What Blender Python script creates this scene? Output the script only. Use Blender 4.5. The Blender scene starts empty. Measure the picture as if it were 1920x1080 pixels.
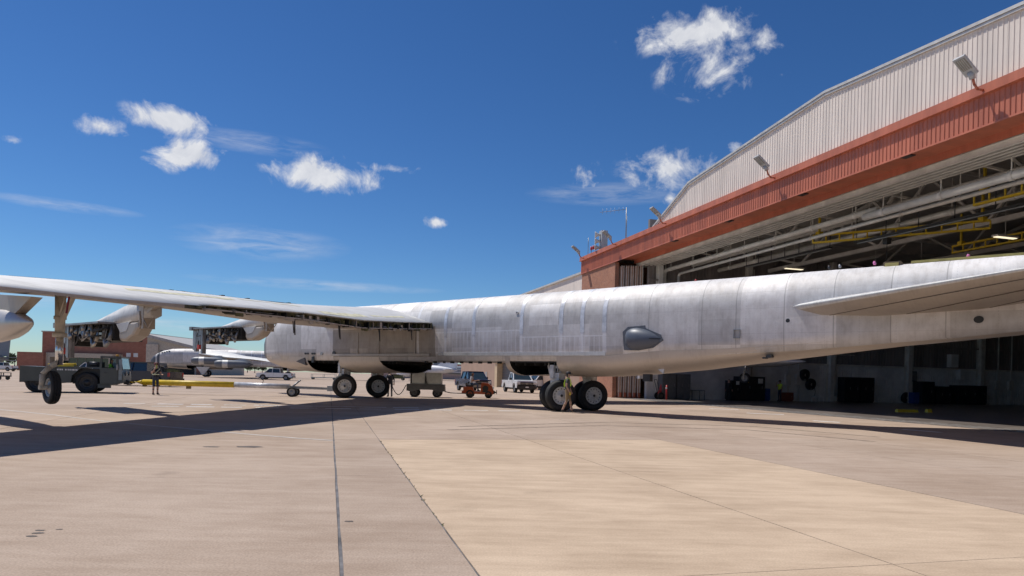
import bpy, math, random
from mathutils import Vector, Matrix
random.seed(7)
R = math.radians
sc = bpy.context.scene
col = sc.collection
# ------------------------------------------------------------------ camera
F, CX, CY, H, RHO = 1280.0, 960.0, 707.2, 1.46, math.atan(.0252)
cr, sr = math.cos(RHO), math.sin(RHO)
cam_d = bpy.data.cameras.new('camera'); cam = bpy.data.objects.new('camera', cam_d); col.objects.link(cam)
cam_d.sensor_width = 36; cam_d.lens = 36 * F / 1920
cam_d.shift_y = (CY - 540) / 1920
cam_d.clip_start = .1; cam_d.clip_end = 6000
cam.matrix_world = Matrix(((cr, -sr, 0, 0), (0, 0, -1, 0), (sr, cr, 0, H), (0, 0, 0, 1)))
sc.camera = cam
# ------------------------------------------------------------------ sun, sky, exposure
SA, SB = .46, -.24                      # ground shift of a shadow per metre of height
sun_to = Vector((-SA, -SB, 1)).normalized()
ELEV = math.asin(sun_to.z)
sd = bpy.data.lights.new('sun', 'SUN'); sd.energy = 4.3; sd.angle = R(.53); sd.color = (1, .96, .9)
so = bpy.data.objects.new('sun', sd); col.objects.link(so)
so.rotation_euler = sun_to.to_track_quat('Z', 'Y').to_euler(); so.location = (-40, 40, 60)
sc.view_settings.view_transform = 'Standard'; sc.view_settings.look = 'None'
sc.view_settings.gamma = 1; sc.view_settings.exposure = 0.0
sc.view_settings.use_curve_mapping = False

def ray(px, py):
    u = px - CX; v = CY - py
    return Vector((u * cr - v * sr, F, v * cr + u * sr))
def ground(px, py, z=0.):
    r = ray(px, py); t = (z - H) / r.z
    return Vector((r.x * t, r.y * t, z))
def at(px, py, y):
    r = ray(px, py) * (y / F); return Vector((r.x, r.y, H + r.z))

w = bpy.data.worlds.new('World'); sc.world = w; w.use_nodes = True
nt = w.node_tree; nt.nodes.clear()
def N(tree, t, **k):
    n = tree.nodes.new(t)
    for a, b in k.items(): setattr(n, a, b)
    return n
def L(tree, a, b): tree.links.new(a, b)
def M_(tree, op, a, b=None, c=None, clamp=False):
    n = N(tree, 'ShaderNodeMath', operation=op); n.use_clamp = clamp
    for i, v in enumerate((a, b, c)):
        if v is None: continue
        if isinstance(v, (int, float)): n.inputs[i].default_value = v
        else: L(tree, v, n.inputs[i])
    return n.outputs[0]
sky = N(nt, 'ShaderNodeTexSky', sky_type='NISHITA'); sky.sun_disc = False
sky.sun_elevation = ELEV; sky.sun_rotation = math.atan2(sun_to.x, sun_to.y)
sky.altitude = 400; sky.air_density = 1.0; sky.dust_density = 0.15; sky.ozone_density = 4.0
tc = N(nt, 'ShaderNodeTexCoord'); D = tc.outputs['Generated']
CLOUDS = [(350, 291, 92, 30, 1), (325, 226, 84, 26, 1), (190, 238, 46, 20, .8), (612, 326, 108, 32, 1), (735, 317, 48, 11, .85),
          (1330, 128, 92, 46, 1), (1290, 62, 120, 34, .9), (1352, 48, 60, 30, .9), (1440, 72, 34, 26, .85), (1467, 139, 30, 14, .7), (1262, 318, 92, 38, 1),
          (1096, 330, 28, 26, .75), (1140, 364, 130, 18, .5), (818, 418, 24, 12, .95), (490, 455, 140, 28, .62), (18, 262, 44, 12, .8),
          (1382, 277, 22, 12, .8), (480, 268, 120, 17, .42), (1256, 372, 18, 12, .8), (600, 535, 200, 9, .35), (330, 608, 90, 12, .5), (120, 385, 120, 10, .3),
          (60, 560, 80, 14, .5), (-700, 300, 160, 50, 1), (2500, 330, 200, 60, 1), (-1300, 420, 200, 40, .9)]
nz1 = N(nt, 'ShaderNodeTexNoise'); nz1.inputs['Scale'].default_value = 20; nz1.inputs['Detail'].default_value = 11; nz1.inputs['Roughness'].default_value = .64
nz1.inputs['Distortion'].default_value = .35; L(nt, D, nz1.inputs['Vector'])
mx = None; ws = None
for (px, py, rx, ry, wt) in CLOUDS:
    d = ray(px, py); ln = d.length; d = d / ln
    a = N(nt, 'ShaderNodeVectorMath', operation='SUBTRACT'); L(nt, D, a.inputs[0]); a.inputs[1].default_value = d
    b = N(nt, 'ShaderNodeVectorMath', operation='MULTIPLY'); L(nt, a.outputs[0], b.inputs[0])
    cs = F / ln
    b.inputs[1].default_value = (ln / rx * 1.0 / max(cs, .5) ** .5, ln / rx, ln / ry)
    le = N(nt, 'ShaderNodeVectorMath', operation='LENGTH'); L(nt, b.outputs[0], le.inputs[0])
    m = M_(nt, 'MULTIPLY', M_(nt, 'SUBTRACT', 1.25, le.outputs['Value']), wt if wt > .66 else 1.0)
    if wt < .66: ws = m if ws is None else M_(nt, 'MAXIMUM', ws, m)
    else: mx = m if mx is None else M_(nt, 'MAXIMUM', mx, m)
mxc = M_(nt, 'MAXIMUM', mx, -1.0)
den = M_(nt, 'ADD', M_(nt, 'MULTIPLY', mxc, 1.0), M_(nt, 'MULTIPLY', M_(nt, 'SUBTRACT', nz1.outputs['Fac'], .55), 3.6))
den = M_(nt, 'MULTIPLY', den, 1.25, clamp=True)
gate = M_(nt, 'MULTIPLY', M_(nt, 'ADD', mxc, .12), 3.0, clamp=True)
den = M_(nt, 'MULTIPLY', den, gate)
den = M_(nt, 'MULTIPLY', M_(nt, 'POWER', den, 1.35), .93)
wm_ = N(nt, 'ShaderNodeMapping'); wm_.inputs['Rotation'].default_value = (0, R(14), 0); wm_.inputs['Scale'].default_value = (9, 9, 60); L(nt, D, wm_.inputs[0])
nz2 = N(nt, 'ShaderNodeTexNoise'); nz2.inputs['Scale'].default_value = 1.6; nz2.inputs['Detail'].default_value = 8; nz2.inputs['Roughness'].default_value = .6; nz2.inputs['Distortion'].default_value = .5; L(nt, wm_.outputs[0], nz2.inputs['Vector'])
wsd = M_(nt, 'MULTIPLY', M_(nt, 'MULTIPLY', M_(nt, 'MULTIPLY', ws, 1.2, clamp=True), M_(nt, 'MULTIPLY', M_(nt, 'SUBTRACT', nz2.outputs['Fac'], .36), 2.6, clamp=True)), .42)
den = M_(nt, 'MAXIMUM', den, wsd)
up = N(nt, 'ShaderNodeVectorMath', operation='ADD'); L(nt, D, up.inputs[0]); up.inputs[1].default_value = (-.004, 0, .012)
nz3 = N(nt, 'ShaderNodeTexNoise'); nz3.inputs['Scale'].default_value = 20; nz3.inputs['Detail'].default_value = 6; nz3.inputs['Roughness'].default_value = .6; nz3.inputs['Distortion'].default_value = .35; L(nt, up.outputs[0], nz3.inputs['Vector'])
shd = M_(nt, 'ADD', M_(nt, 'MULTIPLY', M_(nt, 'SUBTRACT', nz1.outputs['Fac'], nz3.outputs['Fac']), 1.6), .5, clamp=True)
ccol = N(nt, 'ShaderNodeMixRGB'); L(nt, shd, ccol.inputs[0]); ccol.inputs[1].default_value = (6.4, 6.7, 7.5, 1); ccol.inputs[2].default_value = (10.2, 10.2, 10.3, 1)
hsv = N(nt, 'ShaderNodeHueSaturation'); hsv.inputs['Saturation'].default_value = 1.06; hsv.inputs['Value'].default_value = .64
gam = N(nt, 'ShaderNodeGamma'); gam.inputs[1].default_value = 1.25; L(nt, sky.outputs[0], gam.inputs[0]); tint = N(nt, 'ShaderNodeMixRGB', blend_type='MULTIPLY'); tint.inputs[0].default_value = 1; tint.inputs[2].default_value = (.72, .86, 1.0, 1); L(nt, gam.outputs[0], tint.inputs[1]); L(nt, tint.outputs[0], hsv.inputs['Color'])
mixc = N(nt, 'ShaderNodeMixRGB'); L(nt, den, mixc.inputs[0]); L(nt, hsv.outputs[0], mixc.inputs[1]); L(nt, ccol.outputs[0], mixc.inputs[2])
bg = N(nt, 'ShaderNodeBackground'); bg.inputs[1].default_value = .088
L(nt, mixc.outputs[0], bg.inputs[0])
wo = N(nt, 'ShaderNodeOutputWorld'); L(nt, bg.outputs[0], wo.inputs[0])

# ------------------------------------------------------------------ materials
MATS = {}
def mat(name, color=(.5, .5, .5), rough=.6, metal=0., var=.12, scale=3., bump=0., bscale=40., streak=None, emit=None, coat=0., spec=.5, alpha=None, col2=None, stretch=(1, 1, 1), coords='Object', trans=0., rnd=0.):
    if name in MATS: return MATS[name]
    m = bpy.data.materials.new(name); m.use_nodes = True; t = m.node_tree
    p = t.nodes['Principled BSDF']; p.inputs['Roughness'].default_value = rough; p.inputs['Metallic'].default_value = metal
    p.inputs['Specular IOR Level'].default_value = spec; p.inputs['Coat Weight'].default_value = coat
    if trans: p.inputs['Transmission Weight'].default_value = trans
    tc = N(t, 'ShaderNodeTexCoord'); mp = N(t, 'ShaderNodeMapping'); mp.inputs['Scale'].default_value = stretch
    L(t, tc.outputs[coords], mp.inputs[0])
    nz = N(t, 'ShaderNodeTexNoise'); nz.inputs['Scale'].default_value = scale; nz.inputs['Detail'].default_value = 7; nz.inputs['Roughness'].default_value = .62
    L(t, mp.outputs[0], nz.inputs['Vector'])
    rp = N(t, 'ShaderNodeValToRGB')
    c2 = col2 if col2 else tuple(c * (1 - 2 * var) for c in color)
    c1 = color if col2 else tuple(min(1, c * (1 + var)) for c in color)
    rp.color_ramp.elements[0].position = .33; rp.color_ramp.elements[1].position = .66
    rp.color_ramp.elements[0].color = (*c2, 1); rp.color_ramp.elements[1].color = (*c1, 1)
    L(t, nz.outputs['Fac'], rp.inputs[0])
    cout = rp.outputs[0]
    if rnd:
        oi = N(t, 'ShaderNodeObjectInfo'); hv = N(t, 'ShaderNodeHueSaturation'); L(t, M_(t, 'ADD', M_(t, 'MULTIPLY', oi.outputs['Random'], rnd), 1 - rnd / 2), hv.inputs['Value']); L(t, cout, hv.inputs['Color']); cout = hv.outputs[0]
    L(t, cout, p.inputs['Base Color'])
    rr = M_(t, 'ADD', M_(t, 'MULTIPLY', nz.outputs['Fac'], .25), rough - .125, clamp=True); L(t, rr, p.inputs['Roughness'])
    if bump:
        n2 = N(t, 'ShaderNodeTexNoise'); n2.inputs['Scale'].default_value = bscale; n2.inputs['Detail'].default_value = 4
        L(t, mp.outputs[0], n2.inputs['Vector'])
        b = N(t, 'ShaderNodeBump'); b.inputs['Strength'].default_value = bump; b.inputs['Distance'].default_value = .02
        L(t, n2.outputs['Fac'], b.inputs['Height']); L(t, b.outputs[0], p.inputs['Normal'])
    if emit:
        p.inputs['Emission Color'].default_value = (*emit[0], 1); p.inputs['Emission Strength'].default_value = emit[1]
    MATS[name] = m
    return m

def concrete_mat(name, c1, c2, speck):
    m = bpy.data.materials.new(name); m.use_nodes = True; t = m.node_tree; p = t.nodes['Principled BSDF']
    p.inputs['Roughness'].default_value = .85; p.inputs['Specular IOR Level'].default_value = .3
    g = N(t, 'ShaderNodeNewGeometry'); P = g.outputs['Position']
    oi = N(t, 'ShaderNodeObjectInfo')
    big = N(t, 'ShaderNodeTexNoise'); big.inputs['Scale'].default_value = .35; big.inputs['Detail'].default_value = 9; big.inputs['Roughness'].default_value = .66; L(t, P, big.inputs['Vector'])
    rot = N(t, 'ShaderNodeMapping'); rot.inputs['Rotation'].default_value = (0, 0, R(-16)); rot.inputs['Scale'].default_value = (.5, 2.4, 1); L(t, P, rot.inputs[0])
    st = N(t, 'ShaderNodeTexNoise'); st.inputs['Scale'].default_value = 1.6; st.inputs['Detail'].default_value = 8; st.inputs['Roughness'].default_value = .7; L(t, rot.outputs[0], st.inputs['Vector'])
    fine = N(t, 'ShaderNodeTexNoise'); fine.inputs['Scale'].default_value = 55; fine.inputs['Detail'].default_value = 3; L(t, P, fine.inputs['Vector'])
    a = M_(t, 'ADD', M_(t, 'MULTIPLY', big.outputs['Fac'], .55), M_(t, 'MULTIPLY', st.outputs['Fac'], .45))
    rp = N(t, 'ShaderNodeValToRGB'); rp.color_ramp.elements[0].position = .40; rp.color_ramp.elements[1].position = .58
    rp.color_ramp.elements[0].color = (c2[0] * .97, c2[1] * .95, c2[2] * .93, 1); rp.color_ramp.elements[1].color = (c1[0] * 1.03, c1[1] * 1.03, c1[2] * 1.04, 1); L(t, a, rp.inputs[0])
    fr = N(t, 'ShaderNodeValToRGB'); fr.color_ramp.elements[0].position = .3; fr.color_ramp.elements[1].position = .75
    fr.color_ramp.elements[0].color = (1 - speck, 1 - speck, 1 - speck, 1); fr.color_ramp.elements[1].color = (1 + speck * .9,) * 3 + (1,); L(t, fine.outputs['Fac'], fr.inputs[0])
    mu = N(t, 'ShaderNodeMixRGB', blend_type='MULTIPLY'); mu.inputs[0].default_value = 1; L(t, rp.outputs[0], mu.inputs[1]); L(t, fr.outputs[0], mu.inputs[2])
    v = M_(t, 'ADD', M_(t, 'MULTIPLY', oi.outputs['Random'], .1), .95)
    hv = N(t, 'ShaderNodeHueSaturation'); L(t, v, hv.inputs['Value']); L(t, mu.outputs[0], hv.inputs['Color'])
    # dark stains with their own shape
    sn = N(t, 'ShaderNodeTexNoise'); sn.inputs['Scale'].default_value = .9; sn.inputs['Detail'].default_value = 5; L(t, P, sn.inputs['Vector'])
    ss = M_(t, 'MULTIPLY', M_(t, 'SUBTRACT', sn.outputs['Fac'], .655), 8, clamp=True)
    m2 = N(t, 'ShaderNodeMixRGB'); L(t, M_(t, 'MULTIPLY', ss, .45), m2.inputs[0]); L(t, hv.outputs[0], m2.inputs[1]); m2.inputs[2].default_value = (c2[0] * .45, c2[1] * .45, c2[2] * .45, 1)
    L(t, m2.outputs[0], p.inputs['Base Color'])
    b = N(t, 'ShaderNodeBump'); b.inputs['Strength'].default_value = .25; b.inputs['Distance'].default_value = .01; L(t, fine.outputs['Fac'], b.inputs['Height']); L(t, b.outputs[0], p.inputs['Normal'])
    MATS[name] = m
    return m

def aluminium(name, base=(.72, .71, .70), fuselage=False, metal=.62, rough=.42, warm=(.60, .55, .49)):
    """bare scuffed aluminium; for the fuselage also sealant seams laid out along its length (local X) and height (local Z)"""
    m = bpy.data.materials.new(name); m.use_nodes = True; t = m.node_tree; p = t.nodes['Principled BSDF']
    p.inputs['Metallic'].default_value = metal
    tc = N(t, 'ShaderNodeTexCoord'); O = tc.outputs['Object']
    mp = N(t, 'ShaderNodeMapping'); mp.inputs['Scale'].default_value = (.9, .6, .6) if fuselage else (.5, .5, .5); L(t, O, mp.inputs[0])
    n1 = N(t, 'ShaderNodeTexNoise'); n1.inputs['Scale'].default_value = 2.2; n1.inputs['Detail'].default_value = 8; n1.inputs['Roughness'].default_value = .68; L(t, mp.outputs[0], n1.inputs['Vector'])
    mp2 = N(t, 'ShaderNodeMapping'); mp2.inputs['Scale'].default_value = (5, 1, .5) if fuselage else (7, .5, 1.5); L(t, O, mp2.inputs[0])
    n2 = N(t, 'ShaderNodeTexNoise'); n2.inputs['Scale'].default_value = 2.; n2.inputs['Detail'].default_value = 6; n2.inputs['Roughness'].default_value = .7; L(t, mp2.outputs[0], n2.inputs['Vector'])
    a = M_(t, 'ADD', M_(t, 'MULTIPLY', n1.outputs['Fac'], .68 if fuselage else .5), M_(t, 'MULTIPLY', n2.outputs['Fac'], .32 if fuselage else .5))
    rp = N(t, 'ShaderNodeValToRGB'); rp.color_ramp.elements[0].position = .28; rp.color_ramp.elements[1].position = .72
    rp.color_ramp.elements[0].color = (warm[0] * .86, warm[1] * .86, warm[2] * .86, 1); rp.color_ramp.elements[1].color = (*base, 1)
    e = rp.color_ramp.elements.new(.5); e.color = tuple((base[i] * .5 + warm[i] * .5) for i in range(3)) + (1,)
    L(t, a, rp.inputs[0]); colr = rp.outputs[0]
    if fuselage:
        sx = N(t, 'ShaderNodeSeparateXYZ'); L(t, O, sx.inputs[0]); X, Z = sx.outputs['X'], sx.outputs['Z']
        wob = M_(t, 'MULTIPLY', M_(t, 'SUBTRACT', n1.outputs['Fac'], .5), .12)
        Xw = M_(t, 'ADD', X, wob)
        def line(pos, hw, src):     # soft line around src == pos
            return M_(t, 'SUBTRACT', 1.0, M_(t, 'MULTIPLY', M_(t, 'ABSOLUTE', M_(t, 'SUBTRACT', src, pos)), 1 / hw), clamp=True)
        tot = None
        for s in SEAMS:
            l = M_(t, 'MULTIPLY', line(s, .11, Xw), 1.6, clamp=True); tot = l if tot is None else M_(t, 'MAXIMUM', tot, l)
        up = M_(t, 'GREATER_THAN', Z, 2.45)
        tot = M_(t, 'MULTIPLY', tot, up)
        # ribbed band low on the slab side, between the wing and the aft gear
        fr = M_(t, 'ABSOLUTE', M_(t, 'SUBTRACT', M_(t, 'FRACT', M_(t, 'MULTIPLY', Xw, 1 / .25)), .5))
        rib = M_(t, 'SUBTRACT', 1.0, M_(t, 'MULTIPLY', fr, 5.5), clamp=True)
        inx = M_(t, 'MULTIPLY', M_(t, 'LESS_THAN', X, 7.6), M_(t, 'GREATER_THAN', X, -2.3))
        stp = M_(t, 'SUBTRACT', 3.62, M_(t, 'MULTIPLY', M_(t, 'LESS_THAN', X, 2.05), .33))
        inz = M_(t, 'MULTIPLY', M_(t, 'LESS_THAN', Z, stp), M_(t, 'GREATER_THAN', Z, 2.62))
        rib = M_(t, 'MULTIPLY', M_(t, 'MULTIPLY', rib, M_(t, 'MULTIPLY', inx, inz)), .6)
        edge = M_(t, 'MULTIPLY', M_(t, 'MAXIMUM', line(2.6, .05, Z), line_v(t, Z, stp, .05)), inx)
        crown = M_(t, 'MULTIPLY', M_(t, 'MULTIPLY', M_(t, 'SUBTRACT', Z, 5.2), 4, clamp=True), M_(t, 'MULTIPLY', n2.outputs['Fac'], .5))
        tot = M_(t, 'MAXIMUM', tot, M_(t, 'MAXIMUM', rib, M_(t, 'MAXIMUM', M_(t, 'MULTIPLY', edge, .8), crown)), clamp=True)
        brk = M_(t, 'MULTIPLY', M_(t, 'SUBTRACT', n2.outputs['Fac'], .25), 2.6, clamp=True)
        tot = M_(t, 'MULTIPLY', tot, M_(t, 'ADD', M_(t, 'MULTIPLY', brk, .7), .3))
        # thin dark panel joints
        dk = None
        for s in JOINTS:
            l = line(s, .022, X); dk = l if dk is None else M_(t, 'MAXIMUM', dk, l)
        for z in (2.44, 2.2):
            dk = M_(t, 'MAXIMUM', dk, M_(t, 'MULTIPLY', line(z, .02, Z), .7))
        for (pit, hw_, k_) in ((.533, .016, .42),):
            f_ = M_(t, 'ABSOLUTE', M_(t, 'SUBTRACT', M_(t, 'FRACT', M_(t, 'MULTIPLY', X, 1 / pit)), .5))
            l = M_(t, 'SUBTRACT', 1.0, M_(t, 'MULTIPLY', f_, pit / hw_), clamp=True)
            dots = M_(t, 'GREATER_THAN', M_(t, 'FRACT', M_(t, 'MULTIPLY', Z, 11)), .42)
            gate_ = M_(t, 'MULTIPLY', M_(t, 'SUBTRACT', n1.outputs['Fac'], .38), 5, clamp=True)
            dk = M_(t, 'MAXIMUM', dk, M_(t, 'MULTIPLY', M_(t, 'MULTIPLY', M_(t, 'MULTIPLY', l, dots), gate_), k_))
        for z in (3.25, 4.15, 4.75):
            dk = M_(t, 'MAXIMUM', dk, M_(t, 'MULTIPLY', line(z, .014, Z), .28))
        # dull old panels under the wing (ahead of s = 7.6)
        old = M_(t, 'MULTIPLY', M_(t, 'GREATER_THAN', Xw, 7.62), M_(t, 'MULTIPLY', M_(t, 'LESS_THAN', X, 16.1), M_(t, 'MULTIPLY', M_(t, 'LESS_THAN', Z, 3.95), M_(t, 'GREATER_THAN', Z, 2.4))))
        cv = N(t, 'ShaderNodeCombineXYZ'); L(t, M_(t, 'FLOOR', M_(t, 'MULTIPLY', X, .62)), cv.inputs[0]); L(t, M_(t, 'FLOOR', M_(t, 'MULTIPLY', Z, 1.05)), cv.inputs[1])
        wn = N(t, 'ShaderNodeTexWhiteNoise', noise_dimensions='2D'); L(t, cv.outputs[0], wn.inputs['Vector'])
        ph = N(t, 'ShaderNodeHueSaturation'); L(t, M_(t, 'ADD', M_(t, 'MULTIPLY', wn.outputs['Value'], .36), .80), ph.inputs['Value']); L(t, colr, ph.inputs['Color']); colr = ph.outputs[0]
        mo = N(t, 'ShaderNodeMixRGB', blend_type='MULTIPLY'); L(t, M_(t, 'MULTIPLY', old, .85), mo.inputs[0]); L(t, colr, mo.inputs[1]); mo.inputs[2].default_value = (.52, .48, .43, 1)
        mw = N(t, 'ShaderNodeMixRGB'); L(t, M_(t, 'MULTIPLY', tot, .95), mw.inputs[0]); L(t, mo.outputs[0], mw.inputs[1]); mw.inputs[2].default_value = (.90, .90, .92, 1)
        md = N(t, 'ShaderNodeMixRGB'); L(t, M_(t, 'MULTIPLY', dk, .6), md.inputs[0]); L(t, mw.outputs[0], md.inputs[1]); md.inputs[2].default_value = (.16, .15, .14, 1)
        colr = md.outputs[0]
        mt = M_(t, 'SUBTRACT', metal, M_(t, 'MULTIPLY', tot, .5)); L(t, mt, p.inputs['Metallic'])
    L(t, colr, p.inputs['Base Color'])
    L(t, M_(t, 'ADD', M_(t, 'MULTIPLY', n2.outputs['Fac'], .3), rough - .15), p.inputs['Roughness'])
    b = N(t, 'ShaderNodeBump'); b.inputs['Strength'].default_value = .3 if fuselage else .15; b.inputs['Distance'].default_value = .05; L(t, n1.outputs['Fac'], b.inputs['Height']); L(t, b.outputs[0], p.inputs['Normal'])
    MATS[name] = m
    return m
def line_v(t, Z, pos, hw):
    return M_(t, 'SUBTRACT', 1.0, M_(t, 'MULTIPLY', M_(t, 'ABSOLUTE', M_(t, 'SUBTRACT', Z, pos)), 1 / hw), clamp=True)
SEAMS = [6.9, 5.0, 2.05, -.15, -1.25, -2.35, 8.9]
JOINTS = [-4.4, -6.6, -7.9, -9.6, -11.2, -12.9, -14.4, 12.0, 16.1, 18.6, 21.0]

# ------------------------------------------------------------------ mesh helper
class MB:
    def __init__(s): s.v = []; s.f = []; s.m = []; s.s = []
    def add(s, vs, fs, mi=0, smooth=False):
        o = len(s.v); s.v += [tuple(v) for v in vs]
        for f in fs: s.f.append(tuple(i + o for i in f)); s.m.append(mi); s.s.append(smooth)
        return s
    def box(s, c, d, mi=0, rot=None, taper=1.):
        x, y, z = d[0] / 2, d[1] / 2, d[2] / 2; k = taper
        vs = [Vector(q) for q in ((-x, -y, -z), (x, -y, -z), (x, y, -z), (-x, y, -z), (-x * k, -y * k, z), (x * k, -y * k, z), (x * k, y * k, z), (-x * k, y * k, z))]
        if rot is not None: vs = [rot @ q for q in vs]
        vs = [q + Vector(c) for q in vs]
        return s.add(vs, [(0, 3, 2, 1), (4, 5, 6, 7), (0, 1, 5, 4), (1, 2, 6, 5), (2, 3, 7, 6), (3, 0, 4, 7)], mi)
    def bx(s, x0, x1, y0, y1, z0, z1, mi=0): return s.box(((x0 + x1) / 2, (y0 + y1) / 2, (z0 + z1) / 2), (abs(x1 - x0), abs(y1 - y0), abs(z1 - z0)), mi)
    def cyl(s, p0, p1, r0, r1=None, n=12, mi=0, caps=True, smooth=True):
        p0 = Vector(p0); p1 = Vector(p1); r1 = r0 if r1 is None else r1
        d = (p1 - p0).normalized(); u = d.orthogonal().normalized(); v = d.cross(u)
        vs = []
        for p, r in ((p0, r0), (p1, r1)):
            for i in range(n):
                a = 2 * math.pi * i / n; vs.append(p + (u * math.cos(a) + v * math.sin(a)) * r)
        s.add(vs, [(i, (i + 1) % n, n + (i + 1) % n, n + i) for i in range(n)], mi, smooth)
        if caps:
            s.add(vs[:n], [tuple(range(n - 1, -1, -1))], mi); s.add(vs[n:], [tuple(range(n))], mi)
        return s
    def tube(s, pts, r, n=8, mi=0):
        for a, b in zip(pts[:-1], pts[1:]): s.cyl(a, b, r, n=n, mi=mi)
        return s
    def beam(s, p0, p1, w, h, mi=0):
        p0 = Vector(p0); p1 = Vector(p1); d = p1 - p0; ln = d.length; d.normalize()
        up = Vector((0, 0, 1)); 
        if abs(d.z) > .95: up = Vector((0, 1, 0))
        x = d; y = up.cross(x).normalized(); z = x.cross(y)
        return s.box((p0 + p1) / 2, (ln, w, h), mi, Matrix((x, y, z)).transposed())
    def lathe(s, prof, axis_o, axis_d, n=20, mi=0, smooth=True):
        o = Vector(axis_o); d = Vector(axis_d).normalized(); u = d.orthogonal().normalized(); v = d.cross(u)
        vs = []
        for (h, r) in prof:
            for i in range(n):
                a = 2 * math.pi * i / n; vs.append(o + d * h + (u * math.cos(a) + v * math.sin(a)) * r)
        fs = []
        for k in range(len(prof) - 1):
            for i in range(n): fs.append((k * n + i, k * n + (i + 1) % n, (k + 1) * n + (i + 1) % n, (k + 1) * n + i))
        s.add(vs, fs, mi, smooth); return s
    def prism(s, poly, axis, a, b, mi=0):
        """extrude a 2-D polygon: axis 'x' polygon is (y,z); 'y' polygon is (x,z); 'z' polygon is (x,y)"""
        def P(q, t): return {'x': (t, q[0], q[1]), 'y': (q[0], t, q[1]), 'z': (q[0], q[1], t)}[axis]
        n = len(poly); vs = [P(q, a) for q in poly] + [P(q, b) for q in poly]
        fs = [tuple(range(n)), tuple(range(2 * n - 1, n - 1, -1))] + [(i, n + i, n + (i + 1) % n, (i + 1) % n) for i in range(n)]
        return s.add(vs, fs, mi)
    def loft(s, rings, mi=0, smooth=True, closed=True, caps=False):
        n = len(rings[0]); vs = [v for r in rings for v in r]; fs = []
        for k in range(len(rings) - 1):
            for i in range(n if closed else n - 1): fs.append((k * n + i, k * n + (i + 1) % n, (k + 1) * n + (i + 1) % n, (k + 1) * n + i))
        s.add(vs, fs, mi, smooth)
        if caps:
            s.add(rings[0], [tuple(range(n))], mi); s.add(rings[-1], [tuple(range(n - 1, -1, -1))], mi)
        return s
    def build(s, name, mats, parent=None, loc=(0, 0, 0), rotz=0., fix=True):
        me = bpy.data.meshes.new(name); me.from_pydata(s.v, [], s.f)
        for p, mi, sm in zip(me.polygons, s.m, s.s): p.material_index = mi; p.use_smooth = sm
        if fix:
            import bmesh
            b = bmesh.new(); b.from_mesh(me); bmesh.ops.remove_doubles(b, verts=b.verts, dist=1e-5); bmesh.ops.recalc_face_normals(b, faces=b.faces)
            b.to_mesh(me); b.free()
        if not isinstance(mats, (list, tuple)): mats = [mats]
        for m in mats: me.materials.append(m)
        o = bpy.data.objects.new(name, me); col.objects.link(o); o.parent = parent
        o.location = loc; o.rotation_euler = (0, 0, rotz)
        return o
def tag(o, label, cat, group=None, kind=None):
    o['label'] = label; o['category'] = cat
    if group: o['group'] = group
    if kind: o['kind'] = kind
    return o
def struct(o): o['kind'] = 'structure'; return o
def thing(name, label, cat, loc=(0, 0, 0), rotz=0., group=None):
    o = bpy.data.objects.new(name, None); col.objects.link(o); o.empty_display_size = .3
    o.location = loc; o.rotation_euler = (0, 0, rotz); tag(o, label, cat, group); return o
def inst(src, name, parent, loc, rotz=0., scale=None):
    o = bpy.data.objects.new(name, src.data); col.objects.link(o); o.parent = parent; o.location = loc; o.rotation_euler = (0, 0, rotz)
    if scale: o.scale = scale
    return o

# common materials
c_pink = concrete_mat('concrete_apron', (.445, .345, .265), (.36, .272, .205), .2)
c_tan = concrete_mat('concrete_new', (.57, .435, .305), (.445, .335, .235), .12)
c_dark = mat('joint_sealant', (.15, .145, .15), .8, var=.3)
white_paint = mat('white_paint', (.78, .78, .76), .5, var=.06)
road_paint = mat('worn_white_paint', (.66, .63, .58), .8, var=.2, scale=9)
rubber = mat('tyre_rubber', (.022, .022, .023), .75, var=.25, scale=6, bump=.1)
dark = mat('dark_recess', (.03, .029, .026), .8, var=.4, scale=4)
blackp = mat('black_paint', (.03, .03, .032), .45, var=.15)
steel = mat('grey_steel', (.34, .34, .34), .45, metal=.5, var=.15)
rimw = mat('rim_white', (.62, .62, .60), .5, var=.12, scale=8)
gearw = mat('gear_white', (.66, .65, .62), .45, var=.14, scale=5)
glass = mat('window_glass', (.03, .045, .05), .06, var=.05, spec=.9)
yellow = mat('yellow_paint', (.72, .50, .03), .45, var=.1)
chrome = mat('bright_metal', (.75, .75, .74), .22, metal=.95, var=.05)
red_m = mat('red_paint', (.45, .03, .03), .45, var=.1)
# ================================================================== SETTING
HR = math.atan2(.2792, .9602); HO = Vector((7.99, 56.24, 0))
def hw(v, u, z=0.):     # hangar frame (v into the hangar, u along its front) -> world
    return Vector((HO.x + v * .9602 - u * .2792, HO.y + v * .2792 + u * .9602, z))
gm = MB(); gm.add([(-2500, -900, 0), (2500, -900, 0), (2500, 4500, 0), (-2500, 4500, 0)], [(0, 1, 2, 3)])
GR = HR - math.atan(.022)
grd = struct(gm.build('ground', c_pink, loc=(HO.x, HO.y, -.014), rotz=GR))
def gw(v, u): return Vector((HO.x + v * math.cos(GR) - u * math.sin(GR), HO.y + v * math.sin(GR) + u * math.cos(GR), 0))
vj = [-48, -41, -34, -27, -20, -13, -6.03, 1.25, 2.22, 5.64, 9.05, 12.2, 14.77, 18.2, 24.2]
vj = [v - 23.36 for v in vj]
tj = [-6.6, -1.2, 4.1, 9.5, 14.9, 20.3, 25.7, 31.1, 36.5, 43.5, 50.5, 58]
tj = [v - 51.77 for v in tj]
bd = MB(); bd.add([(vj[0] - .02, tj[0] - .02, .005), (vj[-1] + .02, tj[0] - .02, .005), (vj[-1] + .02, tj[-1] + .02, .005), (vj[0] - .02, tj[-1] + .02, .005)], [(0, 1, 2, 3)])
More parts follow.
